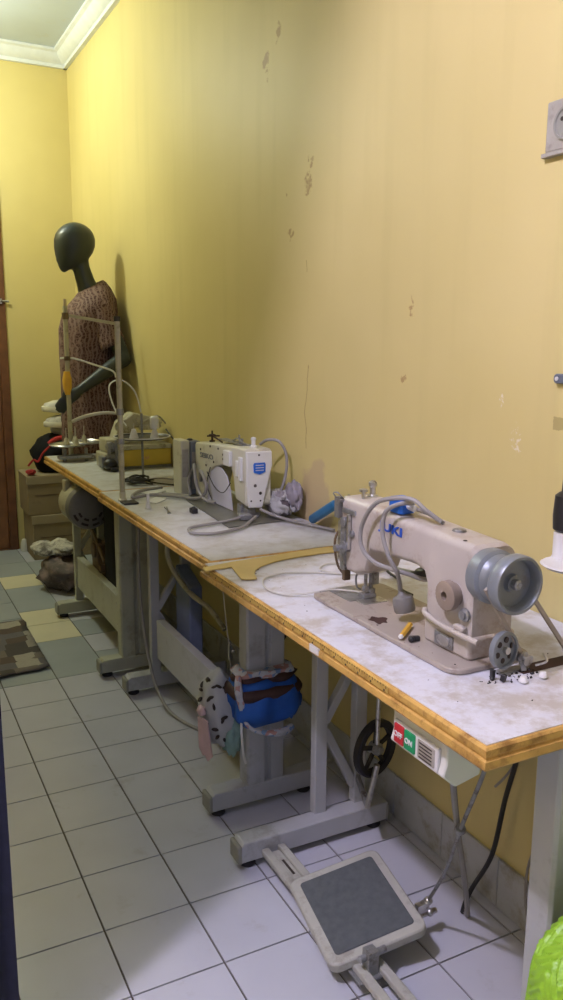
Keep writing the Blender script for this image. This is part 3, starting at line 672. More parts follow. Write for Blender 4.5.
# foot pedal
pd = thing('foot_pedal', 'grey tilted foot pedal with dark rubber pad on floor rails', 'foot pedal', (.48, -.87, 0))
from mathutils import Euler
Rp = Euler((math.radians(3), math.radians(-11), math.radians(-9))).to_matrix().to_4x4(); Cp = Matrix.Translation((.487, -.872, .075))
def pedal_part(name, w, l, r, z0, z1, m, bev):
    s = MB(); s.prism(rr(-w / 2, w / 2, -l / 2, l / 2, r, z0), (0, 0, z1 - z0)); bmesh.ops.transform(s.bm, matrix=Cp @ Rp, verts=s.bm.verts)
    return s.build(name, m, pd, bevel=bev)
pedal_part('plate', .222, .262, .022, -.018, .004, M['pedal'], .004)
pedal_part('rubber_pad', .180, .218, .008, .003, .007, M['pedalmat'], .002)
for x in (.408, .452):
    MB().box((x, -1.33, .030), (x + .020, -.565, .046)).build('rail', M['pedal'], pd, bevel=.003)
MB().box((.430, -.72, .034), (.450, -.58, .041)).build('slot_plate', M['pedal'], pd)
MB().box((.436, -.68, .0405), (.442, -.62, .0418)).build('slot', M['ink'], pd)
hg = MB(); hg.cyl((.437, -1.01, .06), (.437, -.735, .05), .004); hg.box((.425, -1.022, .03), (.449, -.997, .085)); hg.cyl((.41, -1.01, .07), (.475, -1.005, .07), .007); hg.cyl((.41, -.745, .05), (.56, -.735, .06), .006); hg.box((.40, -1.03, .028), (.48, -.985, .034))
hg.build('hinge', M['steel_dull'], pd, bevel=.001)
ln = MB(); ln.obox((.612, -.945, .075), (.03, .014, .02)); ln.ball((.628, -.945, .085), .010, 12, 8); ln.cyl((.60, -.945, .055), (.65, -.945, .055), .006); ln.ball((.63, -.95, .06), .009, 12, 8)
ln.build('link_joint', M['steel'], pd)
lr = MB(); lr.tube([(.628, -.945, .085), (.60, -1.03, .22), (.54, -1.14, .40), (.47, -1.27, .60), (.45, -1.31, .70)], .0038, seg=8); lr.build('link_rod', M['steel_dull'], pd)
kn = MB(); kn.lathe([(.009, 0), (.011, .006), (.009, .014)], (.546, -1.13, .385), (-.5, -.8, 1.4)); kn.build('rod_clamp', M['steel_dull'], pd)

# ------------------------------------------------------------------ middle table things
sm_ = thing('sewing_machine', 'white industrial sewing machine with blue badge on its faceplate on the middle table', 'sewing machine', (.70, .3, .731), 'industrial sewing machines')
MB().prism([(.565, -.015, .731), (.79, .005, .731), (.80, .66, .731), (.645, .66, .731), (.60, .42, .731)], (0, 0, .004)).build('bed_plate', M['plate_dark'], sm_)
sx0, sx1 = .660, .750
body = MB()
def sring(y, zb, zt, x0=sx0, x1=sx1, r=.010):
    pts = []
    for cx, cz, a0, rad in ((x1 - r, zb + r, -PI / 2, r), (x1 - r, zt - r, 0, r), (x0 + r, zt - r, PI / 2, r), (x0 + r, zb + r, PI, r)):
        for k in range(4):
            a = a0 + k * PI / 6; pts.append((cx + rad * math.cos(a), y, cz + rad * math.sin(a)))
    return pts
body.loft([sring(.500, .737, .930), sring(.400, .737, .938), sring(.392, .80, .939), sring(.370, .842, .940), sring(.330, .862, .942), sring(.25, .880, .946), sring(.19, .885, .950),
           sring(.165, .850, .952), sring(.150, .782, .953), sring(.078, .772, .953), sring(.074, .778, .948, sx0 + .005, sx1 - .004)])
body.build('arm', M['cream'], sm_, ang=30)
fpp = MB().prism([(.660, .066, .945), (.748, .066, .945), (.750, .066, .90), (.735, .066, .845), (.715, .066, .765), (.668, .066, .768), (.662, .066, .85)], (0, .010, 0)).build('face_plate', M['creamw'], sm_, bevel=.003)
bg = MB().prism([(.683, .0655, .905), (.686, .0655, .910), (.722, .0655, .910), (.725, .0655, .905), (.724, .0655, .880), (.704, .0655, .873), (.684, .0655, .880)], (0, -.002, 0)).build('badge', M['blue'], fpp)
for k in range(3): MB().box((.690, .0625, .885 + k * .008), (.718, .0636, .8875 + k * .008)).build('badge_line', M['lavender'], bg)
for x, z, r in ((.703, .934, .0035), (.690, .838, .0055), (.708, .813, .0055), (.676, .790, .003), (.708, .789, .003)):
    MB().lathe([(r, 0), (r * .9, .0015), (.0005, .0015)], (x, .0665, z), (0, -1, 0), seg=12).build('screw', M['ink'], fpp)
lettering('lettering', 'SEIKO', .024, (sx0 - .0008, .395, .892), (0, -1, .03), (0, 0, 1), M['slate'], sm_, bold=.0002, sx=1.9)
MB().box((sx0 - .012, .175, .885), (sx0 + .002, .225, .935)).build('side_cover', M['creamw'], sm_, bevel=.003)
MB().box((sx0 - .008, .095, .85), (sx0 + .002, .115, .925)).box((sx0 - .006, .125, .86), (sx0 + .002, .14, .91)).build('thread_cover', M['creamw'], sm_, bevel=.002)
for y, z in ((.36, .93), (.29, .93), (.25, .915), (.25, .90), (.40, .86), (.33, .88), (.45, .91)):
    MB().lathe([(.004, 0), (.0035, .002), (.0005, .002)], (sx0, y, z), (-1, 0, 0), seg=10).build('screw', M['ink'], sm_)
MB().lathe([(.012, 0), (.012, .005), (.007, .008), (.007, .024), (.009, .026), (.008, .032), (.003, .034)], (.700, .10, .953)).build('pressure_screw', M['creamw'], sm_)
g = MB(); g.box((.69, .15, .953), (.72, .36, .956)); g.tube([(.70, .16, .956), (.69, .20, .972), (.70, .24, .965), (.71, .28, .957)], .003); g.cyl((.705, .22, .955), (.705, .22, .982), .003); g.cyl((.70, .19, .955), (.70, .19, .972), .006)
g.build('thread_guide', M['steel_dull'], sm_)
g = MB(); g.lathe([(.010, 0), (.010, .006), (.004, .008), (.004, .022), (.012, .023), (.012, .027), (.003, .029), (.003, .04)], (.70, .44, .934)); g.cyl((.685, .45, .955), (.72, .42, .957), .003); g.tube([(.70, .43, .955), (.70, .38, .948), (.70, .35, .943)], .003)
g.build('winder_post', M['darkred'], sm_)
nb = MB()
for x, y in ((.690, .10), (.703, .10), (.712, .12)): nb.cyl((x, y, .775), (x, y, .742), .004)
nb.box((.672, .085, .742), (.70, .12, .760)); nb.box((.70, .09, .737), (.72, .125, .748)); nb.box((.68, .07, .737), (.705, .085, .742)); nb.box((.665, .12, .737), (.675, .15, .77))
nb.build('needle_bars', M['steel_dull'], sm_, bevel=.001)
MB().prism([(.628, .045, .736), (.665, .035, .736), (.668, .075, .736), (.634, .085, .736)], (0, 0, .018)).build('hook_cover', M['steel_dull'], sm_, bevel=.003)
# pale curved sheet standing under the arch
sh = MB(); o_, i_ = [], []
pts = []
for k in range(13):
    t = k / 12; y = .41 - .22 * t; z = .737 + .108 * math.sin(min(1, .55 + t * .3) * PI / 2) * (1 - .30 * t ** 2) ; pts.append((y, z))
outline = [(.666, .42, .737), (.666, .42, .80), (.666, .39, .845), (.666, .34, .868), (.666, .28, .866), (.666, .235, .845), (.666, .208, .80), (.666, .192, .737)]
sh.prism(outline, (.004, 0, 0)); sh.build('pale_guard', M['lavender'], sm_, bevel=.001)
# control box and hoses
cb = thing('control_box', 'upright cream and dark grey control box at the far end of the white machine', 'control box', (.66, .56, .731))
MB().box((.618, .535, .733), (.652, .62, .932)).build('cream_half', M['cream'], cb, bevel=.004)
MB().box((.6525, .53, .733), (.692, .615, .928)).build('grey_half', M['slate'], cb, bevel=.004)
MB().box((.622, .5335, .80), (.645, .5355, .90)).box((.628, .5325, .82), (.640, .5340, .87)).build('label_panel', M['socket'], cb)
MB().box((.657, .5285, .755), (.688, .5305, .89)).box((.662, .527, .78), (.680, .529, .80)).build('display_panel', M['cable_grey'], cb)
MB().lathe([(.010, 0), (.011, .004), (.006, .007)], (.665, .57, .928)).build('top_knob', M['black'], cb)
hose = MB()
hose.tube([(.655, .44, .80), (.640, .40, .84), (.632, .33, .80), (.630, .36, .76), (.62, .42, .742), (.60, .47, .740), (.52, .56, .740), (.44, .55, .738), (.50, .66, .738), (.60, .70, .738)], .006)
hose.tube([(.655, .50, .85), (.635, .45, .84), (.628, .40, .78), (.632, .34, .75), (.65, .30, .745)], .006)
hose.tube([(.655, .52, .83), (.63, .50, .79), (.622, .46, .75), (.61, .50, .742), (.56, .58, .738)], .005)
tag(hose.build('cable_bundle', M['cable_grey']), 'grey cables drooping from the control box onto the middle table', 'cable')
cl = MB().tube([(.655, .06, .752), (.62, .045, .745), (.56, .04, .739), (.50, .03, .738), (.455, .015, .738), (.436, -.02, .738), (.44, -.06, .738), (.48, -.085, .738), (.54, -.075, .738), (.60, -.04, .738), (.64, .0, .741), (.675, .03, .748)], .0048)
tag(cl.build('grey_hose', M['cable_grey']), 'thick grey hose looping out over the front of the middle table', 'hose')
cl = MB().tube([(.700, .055, .765), (.73, .03, .75), (.755, -.02, .742), (.79, -.10, .738), (.82, -.20, .738)], .005)
tag(cl.build('grey_hose', M['cable_grey']), 'grey hose trailing along the wall side of the middle table', 'hose')
cl = MB().tube([(.752, .16, .955), (.765, .13, .972), (.79, .10, .968), (.805, .08, .93), (.80, .07, .87), (.78, .07, .81), (.765, .08, .78)], .005)
tag(cl.build('grey_hose', M['cable_grey']), 'grey hose arching over the back of the white machine', 'hose')
for pts in ([(.655, .38, .84), (.650, .30, .80), (.655, .24, .79), (.66, .19, .83)], [(.655, .35, .86), (.65, .37, .80), (.655, .34, .75)]):
    MB().tube(pts, .0016).build('wire', M['cable_black'], sm_)
# cloth bag at the wall
def blob(c, rad, amp, seed, fr=9., segs=28, rings=18, flat=None):
    s = MB(); s.ball((0, 0, 0), 1, segs, rings)
    for v_ in s.bm.verts:
        n = noise.noise(V(v_.co) * fr * .25 + V((seed, seed * 2, 0))) + .5 * noise.noise(V(v_.co) * fr * .6 + V((0, seed, seed)))
        ridge = abs(noise.noise(V((v_.co.x * fr * .5, v_.co.y * fr * .5, v_.co.z * fr * .25)) + V((seed, 0, 3))))
        k = 1 + amp * n - amp * .8 * (1 - ridge)
        q = V((v_.co.x * rad[0], v_.co.y * rad[1], v_.co.z * rad[2])) * k + V(c)
        if flat is not None and q.z < flat: q.z = flat + (q.z - flat) * .02
        v_.co = q
    return s
cb_ = thing('cloth_bundle', 'crumpled pale printed cloth bundle against the wall behind the white machine', 'cloth', (.78, .09, .731))
blob((.780, .07, .775), (.045, .085, .050), .30, 2.1, flat=.7365).build('cloth_front', M['cotton'], cb_, ang=80)
blob((.803, .02, .805), (.026, .050, .052), .25, 5.3, flat=.7365).build('cloth_back', mat('mauve_cloth', (.27, .25, .27), .85, var=.15, scale=20), cb_, ang=80)
# small stuff on the middle table
tag(MB().lathe([(.011, 0), (.010, .003), (.006, .02), (.005, .05), (.003, .052)], (.440, .375, .731)).build('thread_cone_core', M['creamw']), 'small empty white thread cone standing on the middle table', 'cone')
tag(MB().box((.384, .46, .731), (.435, .515, .737)).build('magnet_block', M['black'], bevel=.002), 'flat black block at the far corner of the middle table', 'block')
tag(MB().box((.540, .225, .731), (.560, .255, .748)).ball((.548, .235, .745), .009, 12, 8).build('black_clip', M['black'], bevel=.003), 'small black clip between the cables and the bed plate', 'clip')
tw = MB(); tw.bar((.470, .262, .7335), (.50, .36, .7335), .004, .003); tw.bar((.478, .26, .7335), (.492, .36, .7335), .003, .003)
tag(tw.build('tweezers', M['steel_dull']), 'dark tweezers lying on the middle table near the white cone', 'tweezers')
sc = MB(); sc.prism([(.49, .44, .7312), (.55, .50, .7312), (.53, .56, .7312), (.47, .49, .7312)], (0, 0, .0015)); tag(sc.build('paper_scrap', M['white']), 'white paper scrap lying on the middle table near the cables', 'paper')
sc = MB(); sc.prism([(.52, .60, .7312), (.60, .65, .7312), (.59, .70, .7312), (.50, .66, .7312)], (0, 0, .003)); tag(sc.build('folded_paper', M['creamw']), 'folded white paper between the black cable coil and control box', 'paper')
# tall pole thread stand at the joint of the tables
ps = thing('thread_stand', 'tall white pole thread stand with black cap at the far end of the middle table', 'thread stand', (.404, .55, .731))
MB().cyl((.404, .55, .731), (.404, .55, 1.345), .0095).build('pole', M['ovl'], ps)
MB().cyl((.404, .55, 1.345), (.404, .55, 1.362), .0115).build('cap', M['black'], ps)
MB().lathe([(.016, 0), (.016, .004), (.011, .008), (.011, .03)], (.404, .55, .731)).build('base', M['cream'], ps)
MB().lathe([(.013, 0), (.013, .022)], (.404, .55, 1.03)).lathe([(.013, 0), (.013, .018)], (.404, .55, .93)).build('clamp', M['steel_dull'], ps)
MB().tube([(.404, .55, 1.035), (.36, .60, 1.035), (.31, .66, 1.02), (.275, .70, 1.00)], lambda t: .0045 + .002 * t).build('thread_arm', M['cream'], ps)

# ------------------------------------------------------------------ far table: overlock machine
ov = thing('overlock_machine', 'cream overlock machine with a yellow front box on the farthest table', 'overlock machine', (.70, 1.32, .731))
MB().box((.605, 1.235, .742), (.828, 1.42, .815)).build('yellow_box', M['yellowbox'], ov, bevel=.004)
MB().box((.600, 1.23, .815), (.828, 1.425, .835)).build('box_lid', M['ovl'], ov, bevel=.003)
MB().box((.602, 1.23, .731), (.828, 1.42, .742)).build('base_plate', M['plate_dark'], ov)
MB().prism([(.700, 1.233, .776), (.706, 1.233, .784), (.716, 1.233, .780), (.722, 1.233, .786), (.726, 1.233, .774), (.712, 1.233, .768)], (0, .003, 0)).build('logo_mark', M['edge'], ov)
b = MB(); b.box((.53, 1.25, .735), (.60, 1.40, .80)); b.box((.545, 1.27, .80), (.60, 1.40, .86)); b.prism([(.58, 1.30, .83), (.62, 1.30, .93), (.68, 1.30, .97), (.80, 1.30, .94), (.81, 1.30, .90), (.68, 1.30, .905), (.66, 1.30, .835)], (0, .10, 0))
b.build('machine_body', M['ovl'], ov, bevel=.006)
b = MB(); b.cyl((.56, 1.245, .83), (.56, 1.27, .83), .022); b.box((.575, 1.24, .75), (.585, 1.25, .86)); b.box((.54, 1.235, .76), (.555, 1.25, .85)); b.cyl((.59, 1.24, .80), (.59, 1.26, .80), .012); b.box((.515, 1.24, .745), (.535, 1.30, .79)); b.cyl((.57, 1.235, .765), (.57, 1.25, .765), .016)
b.build('looper_parts', M['steel_dull'], ov, bevel=.002)
b = MB(); b.cyl((.62, 1.29, .915), (.62, 1.31, .915), .028); b.cyl((.70, 1.29, .935), (.70, 1.33, .935), .012); b.build('tension_disc', M['ovl'], ov, bevel=.001)
b = MB(); b.tube([(.72, 1.29, .93), (.78, 1.28, .955), (.82, 1.28, .92)], .004); b.build('thread_lever', M['ovl'], ov)
b = MB(); b.box((.70, 1.28, .895), (.77, 1.30, .915)); b.cyl((.79, 1.30, .93), (.79, 1.26, .93), .008)
b.build('tension_bracket', M['ovl'], ov, bevel=.001)
b = MB(); b.box((.54, 1.18, .735), (.60, 1.23, .75)); b.ball((.545, 1.22, .76), (.03, .03, .025)); b.build('cloth_plate', M['black'], ov, bevel=.003)
def tray_stand(root_label, c, r, stands, z, arm, m_tray, cups=True, pole_to=None):
    t = thing('spool_tray', root_label, 'spool tray', (c[0], c[1], .731))
    MB().lathe([(.001, 0), (r * .93, 0), (r, .007), (r * .97, .009), (r * .92, .004), (.001, .004)], (c[0], c[1], z), seg=40).build('tray', m_tray, t)
    MB().lathe([(r * .985, .005), (r * 1.02, .006), (r * 1.02, .010), (r * .985, .010), (r * .985, .005)], (c[0], c[1], z), seg=40, cap=False).build('tray_rim', M['creamw'], t)
    MB().cyl((c[0], c[1], .731), (c[0], c[1], z + .10), .005).build('pole', M['steel_dull'], t)
    for x, y in stands:
        MB().lathe([(.019, 0), (.016, .012), (.010, .03), (.009, .036), (.001, .037)], (x, y, z + .004), seg=16).build('cone_holder', M['creamw'], t)
        MB().cyl((x, y, z + .036), (x, y, z + .062), .0022).build('spool_pin', M['steel'], t)
    return t
tray_stand('dark round spool tray with pale rim over the yellow box', (.615, .98), .112, [(.575, .96), (.655, .94)], .895, None, M['black'])
MB_ = MB().lathe([(.017, 0), (.019, .01), (.017, .045), (.012, .05)], (.655, .94, .936), seg=20); tag(MB_.build('thread_cone', M['creamw']), 'white thread cone on the dark round tray by the wall', 'thread cone')
# spool trays at the far end with the wooden pole
fs = thing('thread_stand', 'tall thread stand with two cross arms in front of the mannequin', 'thread stand', (.490, 1.72, .731))
MB().cyl((.492, 1.72, .731), (.492, 1.72, 1.44), .011).build('pole', M['ovl'], fs)
MB().cyl((.492, 1.72, 1.44), (.492, 1.72, 1.472), .008).build('pole_tip', M['woodpin'], fs)
MB().cyl((.492, 1.72, 1.38), (.492, 1.72, 1.41), .016).cyl((.492, 1.72, 1.19), (.492, 1.72, 1.21), .015).build('clamp', M['junk'], fs)
MB().lathe([(.011, 0), (.020, .03), (.022, .07), (.014, .11)], (.486, 1.712, 1.03)).build('tape_wrap', M['pencil'], fs)
MB().bar((.492, 1.72, 1.40), (.745, 1.70, 1.36), .010, .014).build('cross_arm', M['ovl'], fs)
MB().tube([(.46, 1.72, 1.20), (.52, 1.72, 1.20), (.63, 1.70, 1.165), (.70, 1.69, 1.14), (.715, 1.69, 1.11)], .0045).build('cross_arm', M['creamw'], fs)
for cx, cy, r, z in ((.455, 1.62, .085, .800), (.55, 1.70, .088, .800)):
    MB().lathe([(.001, 0), (r * .93, 0), (r, .007), (r * .97, .009), (r * .92, .004), (.001, .004)], (cx, cy, z), seg=36).build('tray', M['steel'], fs)
for x, y in ((.445, 1.60), (.50, 1.66), (.545, 1.67), (.485, 1.58)):
    MB().lathe([(.016, 0), (.013, .012), (.008, .03), (.001, .037)], (x, y, .806), seg=14).build('cone_holder', M['ovl'], fs)
    MB().cyl((x, y, .84), (x, y, .885), .0022).build('spool_pin', M['steel'], fs)
MB().box((.40, 1.55, .745), (.56, 1.60, .760)).cyl((.43, 1.58, .731), (.43, 1.58, .79), .01).cyl((.53, 1.58, .731), (.53, 1.58, .79), .008).build('lower_bracket', M['steel_dull'], fs, bevel=.002)
tag(MB().tube([(.63, 1.25, .92), (.60, 1.30, .98), (.585, 1.34, 1.06), (.60, 1.36, 1.10), (.65, 1.36, 1.11), (.70, 1.34, 1.06), (.72, 1.32, .97)], .0035).build('white_tube', M['creamw']), 'thin white tube arching over the overlock machine', 'tube')
hp = MB(); random.seed(4)
pts = [(.56 + .065 * math.cos(k * 1.9) * random.uniform(.3, 1), .86 + .085 * math.sin(k * 1.9) * random.uniform(.3, 1), .736 + random.uniform(0, .022)) for k in range(34)]
hp.tube(pts + [(.63, .80, .735), (.68, .74, .735), (.74, .70, .735)], .0028, sub=5)
tag(hp.build('black_cable_coil', M['cable_black']), 'tangled coil of thin black cable on the farthest table', 'cable')
tag(MB().tube([(.60, .90, .735), (.66, .93, .735), (.72, .86, .735), (.80, .80, .735)], .002).build('thin_cord', M['cable_grey']), 'thin grey cord leaving the black cable coil towards the wall', 'cord')
tag(MB().tube([(.800, 1.22, .90), (.815, 1.12, .84), (.815, 1.05, .78), (.80, 1.0, .735), (.76, .95, .735)], .0035).build('black_cable', M['cable_black']), 'black cable falling from the overlock machine to the tabletop', 'cable')

# under the far table: motor, dark bag, oily linkage
mo = thing('sewing_motor', 'round grey electric motor with slotted end under the farthest table', 'motor', (.45, 1.3, .50))
mc = V((.452, 1.215, .575))
MB().lathe([(.001, 0), (.07, .0), (.092, .012), (.098, .03), (.098, .05), (.001, .05)], mc, (0, 1, 0), seg=40).build('end_bell', M['motor_grey'], mo)
MB().lathe([(.088, .05), (.094, .07), (.094, .20), (.08, .23), (.03, .24)], mc, (0, 1, 0), seg=36).build('motor_body', M['ovl'], mo)
sl = MB()
for r in (.052, .074):
    for a0 in (3.45, 4.12, 4.8, 5.45):
        pr = []
        for k in range(7): a = a0 + k * .42 / 6; pr.append((mc.x + (r + .005) * math.cos(a), mc.y - .0012 + (.012 if r > .07 else .002) * 0, mc.z + (r + .005) * math.sin(a)))
        for k in range(6, -1, -1): a = a0 + k * .42 / 6; pr.append((mc.x + (r - .005) * math.cos(a), mc.y - .0012, mc.z + (r - .005) * math.sin(a)))
        sl.prism(pr, (0, .006, 0))
sl.build('vent_slots', M['ink'], mo, smooth=False)
MB().box((.41, 1.30, .65), (.50, 1.42, .694)).box((.375, 1.35, .60), (.40, 1.40, .68)).build('mount', M['ovl'], mo, bevel=.004)
bgk = wrap(.23, .672, .006, 8.2, .3, M['bagblack'], 'black_bag', None, cx=.524, cy=1.07, hx=.034, hy=.095, rings=14, even=True)
tag(bgk, 'black cloth bag hanging under the joint of the two far tables', 'bag')
lk = thing('treadle_linkage', 'brown oily linkage rods under the farthest table', 'linkage', (.50, 1.4, .3))
b = MB(); b.bar((.50, 1.50, .48), (.50, 1.20, .34), .012, .025); b.bar((.52, 1.45, .30), (.52, 1.20, .45), .01, .02); b.box((.49, 1.28, .22), (.53, 1.38, .40)); b.cyl((.48, 1.33, .36), (.54, 1.33, .36), .035); b.cyl((.48, 1.22, .30), (.54, 1.22, .30), .02)
b.build('rods', M['junk'], lk, bevel=.003)
b = MB(); b.box((.575, 1.06, .18), (.595, 1.46, .52)); b.build('back_plate', M['slate'], lk, bevel=.003)
# under the middle table
hb = tag(MB().box((.53, .12, .615), (.565, .15, .694)).build('hanging_block', M['creamw'], bevel=.003), 'cream block hanging from the underside of the middle table', 'block')
bb = MB().prism([(.575, .50, .155), (.575, .36, .155), (.575, .36, .44), (.575, .50, .49)], (.05, 0, 0)); tag(bb.build('plastic_panel', M['bluebin'], bevel=.006), 'bluish plastic panel behind the stretcher of the middle table', 'panel')
cable('white_cable', [(.56, .36, .69), (.54, .42, .62), (.535, .47, .55), (.55, .44, .48), (.58, .36, .42), (.62, .28, .38), (.64, .20, .33)], .009, M['ovl'], 'thick pale hose curving behind the left legs of the middle table', 'hose')
cable('floor_cable', [(.478, .60, .69), (.470, .60, .50), (.468, .57, .30), (.47, .50, .14), (.475, .42, .05), (.49, .30, .008), (.55, .12, .008), (.62, .03, .008)], .006, M['cable_grey'], 'grey cable running down the far legs of the middle table to the floor')
wr = thing('pull_chain', 'thin pull wire with a small hook hanging below the middle table', 'wire', (.52, -.12, .3))
MB().tube([(.47, -.17, .69), (.492, -.155, .50), (.505, -.15, .42)], .0012).build('upper_wire', M['cable_white'], wr)
MB().box((.502, -.156, .375), (.512, -.146, .42)).ball((.514, -.156, .40), .006, 10, 8).build('hook', M['steel'], wr)
MB().tube([(.507, -.15, .375), (.512, -.15, .30), (.518, -.155, .20)], .0012).build('lower_wire', M['cable_white'], wr)
cable('black_cable', [(.66, -.22, .69), (.68, -.22, .60), (.675, -.24, .52), (.62, -.27, .46), (.60, -.275, .44)], .004, M['cable_black'], 'black cable sagging behind the blue cloth on the column')

# blue cloth tied around the column
bc = thing('tied_cloth', 'blue cloth with dark bands tied around the column of the middle table', 'cloth', (.54, -.30, .25))
wrap(.250, .388, .026, 1.2, .35, M['bluecloth'], 'blue_wrap', bc)
wrap(.332, .364, .031, 4.5, .05, M['darkred'], 'dark_band', bc, rings=6, even=True)
wrap(.375, .400, .016, 7.7, .6, M['darkred'], 'dark_band', bc, rings=5)
wrap(.392, .408, .010, 3.3, .6, M['whitetrim'], 'printed_band', bc, rings=5)
blob((.608, -.322, .305), (.040, .034, .062), .22, 3.4).build('blue_knot', M['bluecloth'], bc, ang=80)
s = MB(); s.tube([(.455, -.325, .40), (.446, -.345, .37), (.452, -.35, .33), (.458, -.352, .29), (.475, -.368, .262), (.52, -.378, .245), (.565, -.375, .238), (.60, -.36, .24)], lambda t: .008 + .003 * math.sin(t * 9), seg=8); s.build('printed_trim', M['whitetrim'], bc)
s = MB(); s.tube([(.452, -.35, .30), (.455, -.345, .24), (.462, -.34, .18), (.474, -.33, .145)], .0035); s.build('loose_string', M['creamw'], bc)
lb = thing('printed_pouch', 'grey cloth pouch with black leaf print and pink bows beside the blue cloth', 'pouch', (.44, -.24, .13))
blob((.436, -.228, .272), (.058, .072, .120), .14, 6.6).build('pouch_body', M['leafbag'], lb, ang=80)
blob((.462, -.262, .215), (.034, .040, .085), .22, 1.6).build('mint_fold', mat('mint_cotton', (.24, .38, .34), .85, var=.2, scale=20), lb, ang=80)
lf = MB(); random.seed(3)
for k in range(20):
    a = random.uniform(2.7, 4.9); b_ = random.uniform(-.9, 1.0)
    q = V((math.cos(a) * math.cos(b_), math.sin(a) * math.cos(b_), math.sin(b_)))
    r = q.to_track_quat('Z', 'Y').to_matrix() @ Euler((0, 0, random.uniform(0, 3))).to_matrix()
    lf.ball((.436 + q.x * .054, -.228 + q.y * .067, .272 + q.z * .110), (.0045, .011, .006), 10, 6, rot=r)
lf.build('leaf_print', M['ink'], lb)
for dy, dz in ((0, 0), (-.035, .01)):
    s = MB(); s.prism([(.372, -.232 + dy, .262 + dz), (.378, -.255 + dy, .26 + dz), (.386, -.268 + dy, .17), (.380, -.250 + dy, .150), (.374, -.234 + dy, .17)], (.004, .004, 0)); s.build('ribbon', M['pink'], lb, bevel=.001)
blob((.378, -.246, .285), (.014, .024, .016), .3, 9.1, segs=14, rings=10).build('bow', M['pink'], lb, ang=80)

# ------------------------------------------------------------------ mannequin
mn = thing('mannequin', 'black faceless mannequin wearing a brown batik dress beside the farthest table', 'mannequin', (.64, 1.98, 0))
def ell(c, rx, ry, n=20, tilt=0.): return [(c[0] + rx * math.cos(2 * PI * k / n), c[1] + ry * math.sin(2 * PI * k / n), c[2] + tilt * math.cos(2 * PI * k / n)) for k in range(n)]
mb = MB(); MX, MY = .69, 2.015
# head: egg with a pointed chin towards -x
HT = [(0, .556, .580, .010), (.03, .540, .612, .030), (.10, .530, .640, .044), (.22, .521, .676, .058), (.36, .513, .700, .068), (.50, .509, .712, .075), (.64, .510, .715, .077), (.76, .519, .708, .074), (.86, .537, .693, .064), (.93, .558, .672, .050), (.975, .58, .650, .032), (1., .606, .626, .010)]
mb.loft([ell(((a + b) / 2 + .008, MY, 1.622 + .236 * t), (b - a) / 2, wy, 24, tilt=.010 * (1 - t)) for t, a, b, wy in HT])
# the plain face still has its low relief: brow, nose ridge, lips
mb.ball((.530, MY, 1.735), (.014, .012, .030)); mb.ball((.537, MY, 1.672), (.012, .022, .008))
def limb(pts, rad, n=14):
    return mb.tube(pts, lambda t: rad(t) if callable(rad) else rad, seg=n)
def lerp_r(rs): return lambda t: rs[min(int(t * (len(rs) - 1)), len(rs) - 2)] * (1 - (t * (len(rs) - 1) - min(int(t * (len(rs) - 1)), len(rs) - 2))) + rs[min(int(t * (len(rs) - 1)), len(rs) - 2) + 1] * (t * (len(rs) - 1) - min(int(t * (len(rs) - 1)), len(rs) - 2))
limb([(.640, MY, 1.70), (.648, MY, 1.64), (.668, MY, 1.57), (.69, MY, 1.50), (.695, MY, 1.44)], lerp_r([.044, .043, .047, .062, .085]))
mb.loft([ell((.66, MY, .80), .10, .15), ell((.665, MY, .92), .098, .15), ell((.67, MY, 1.05), .082, .12), ell((.675, MY, 1.18), .088, .13), ell((.68, MY, 1.32), .100, .155), ell((.685, MY, 1.42), .092, .17), ell((.69, MY, 1.48), .065, .14), ell((.69, MY, 1.52), .04, .06)])
SH, EL, HA = V((.725, 1.90, 1.425)), V((.786, 1.795, 1.195)), V((.545, 1.745, 1.045))
limb([SH, SH.lerp(EL, .5), EL], lerp_r([.048, .043, .036])); mb.ball(EL, .040); limb([EL, EL.lerp(HA, .35), EL.lerp(HA, .75), HA], lerp_r([.039, .037, .028, .022]))
SH2, EL2, HA2 = V((.68, 2.165, 1.435)), V((.70, 2.20, 1.18)), V((.60, 2.17, .98))
limb([SH2, SH2.lerp(EL2, .5), EL2], lerp_r([.048, .043, .036])); limb([EL2, EL2.lerp(HA2, .5), HA2], lerp_r([.037, .032, .022]))
# hands: palm, four fingers of different length, thumb
def hand(H, dirv, side):
    d = V(dirv).normalized(); dn = V((0, 0, -1)); sd = d.cross(V((0, 0, 1))).normalized() * side
    nrm = d.cross(sd).normalized()
    mb.tube([H - d * .01, H + d * .03, H + d * .075], lambda t: .021 + .008 * math.sin(t * PI), seg=12)
    for k, L_ in enumerate((.058, .068, .064, .050)):
        o = (k - 1.5) * .0165; b = H + d * .068 + nrm * o
        bend = dn * .35 + sd * .15
        mb.tube([b, b + d * L_ * .45 + bend * .004, b + d * L_ * .8 + bend * .02, b + d * L_ + bend * .045], lambda t: .0095 - .003 * t, seg=8)
    tb = H + d * .02 + nrm * -.022
    mb.tube([tb, tb + d * .025 - nrm * .014, tb + d * .052 - nrm * .018 + dn * .004], lambda t: .011 - .003 * t, seg=8)
hand(HA, (-.85, -.1, -.65), 1); hand(HA2, (-.3, -.1, -1), -1)
for sy in (-.085, .085):
    limb([(.67, MY + sy, .82), (.685, MY + sy, .60), (.69, MY + sy, .45), (.71, MY + sy, .25), (.72, MY + sy, .08)], lerp_r([.075, .062, .045, .045, .030]))
    mb.loft([[(.735 + a * .028 * s1 - u_ * .17, MY + sy + b * .036, .02 + .06 * (1 - u_) ** 1.2 * (1 if b_ > 0 else 0) + .012 * (b_ > 0)) for a, b, b_, s1 in ((1, -1, 0, 1), (1, 1, 0, 1), (1, 1, 1, 1), (1, -1, 1, 1))] for u_ in (0, .35, .7, 1)])
mb.build('body', M['mann'], mn, remesh=.0075)
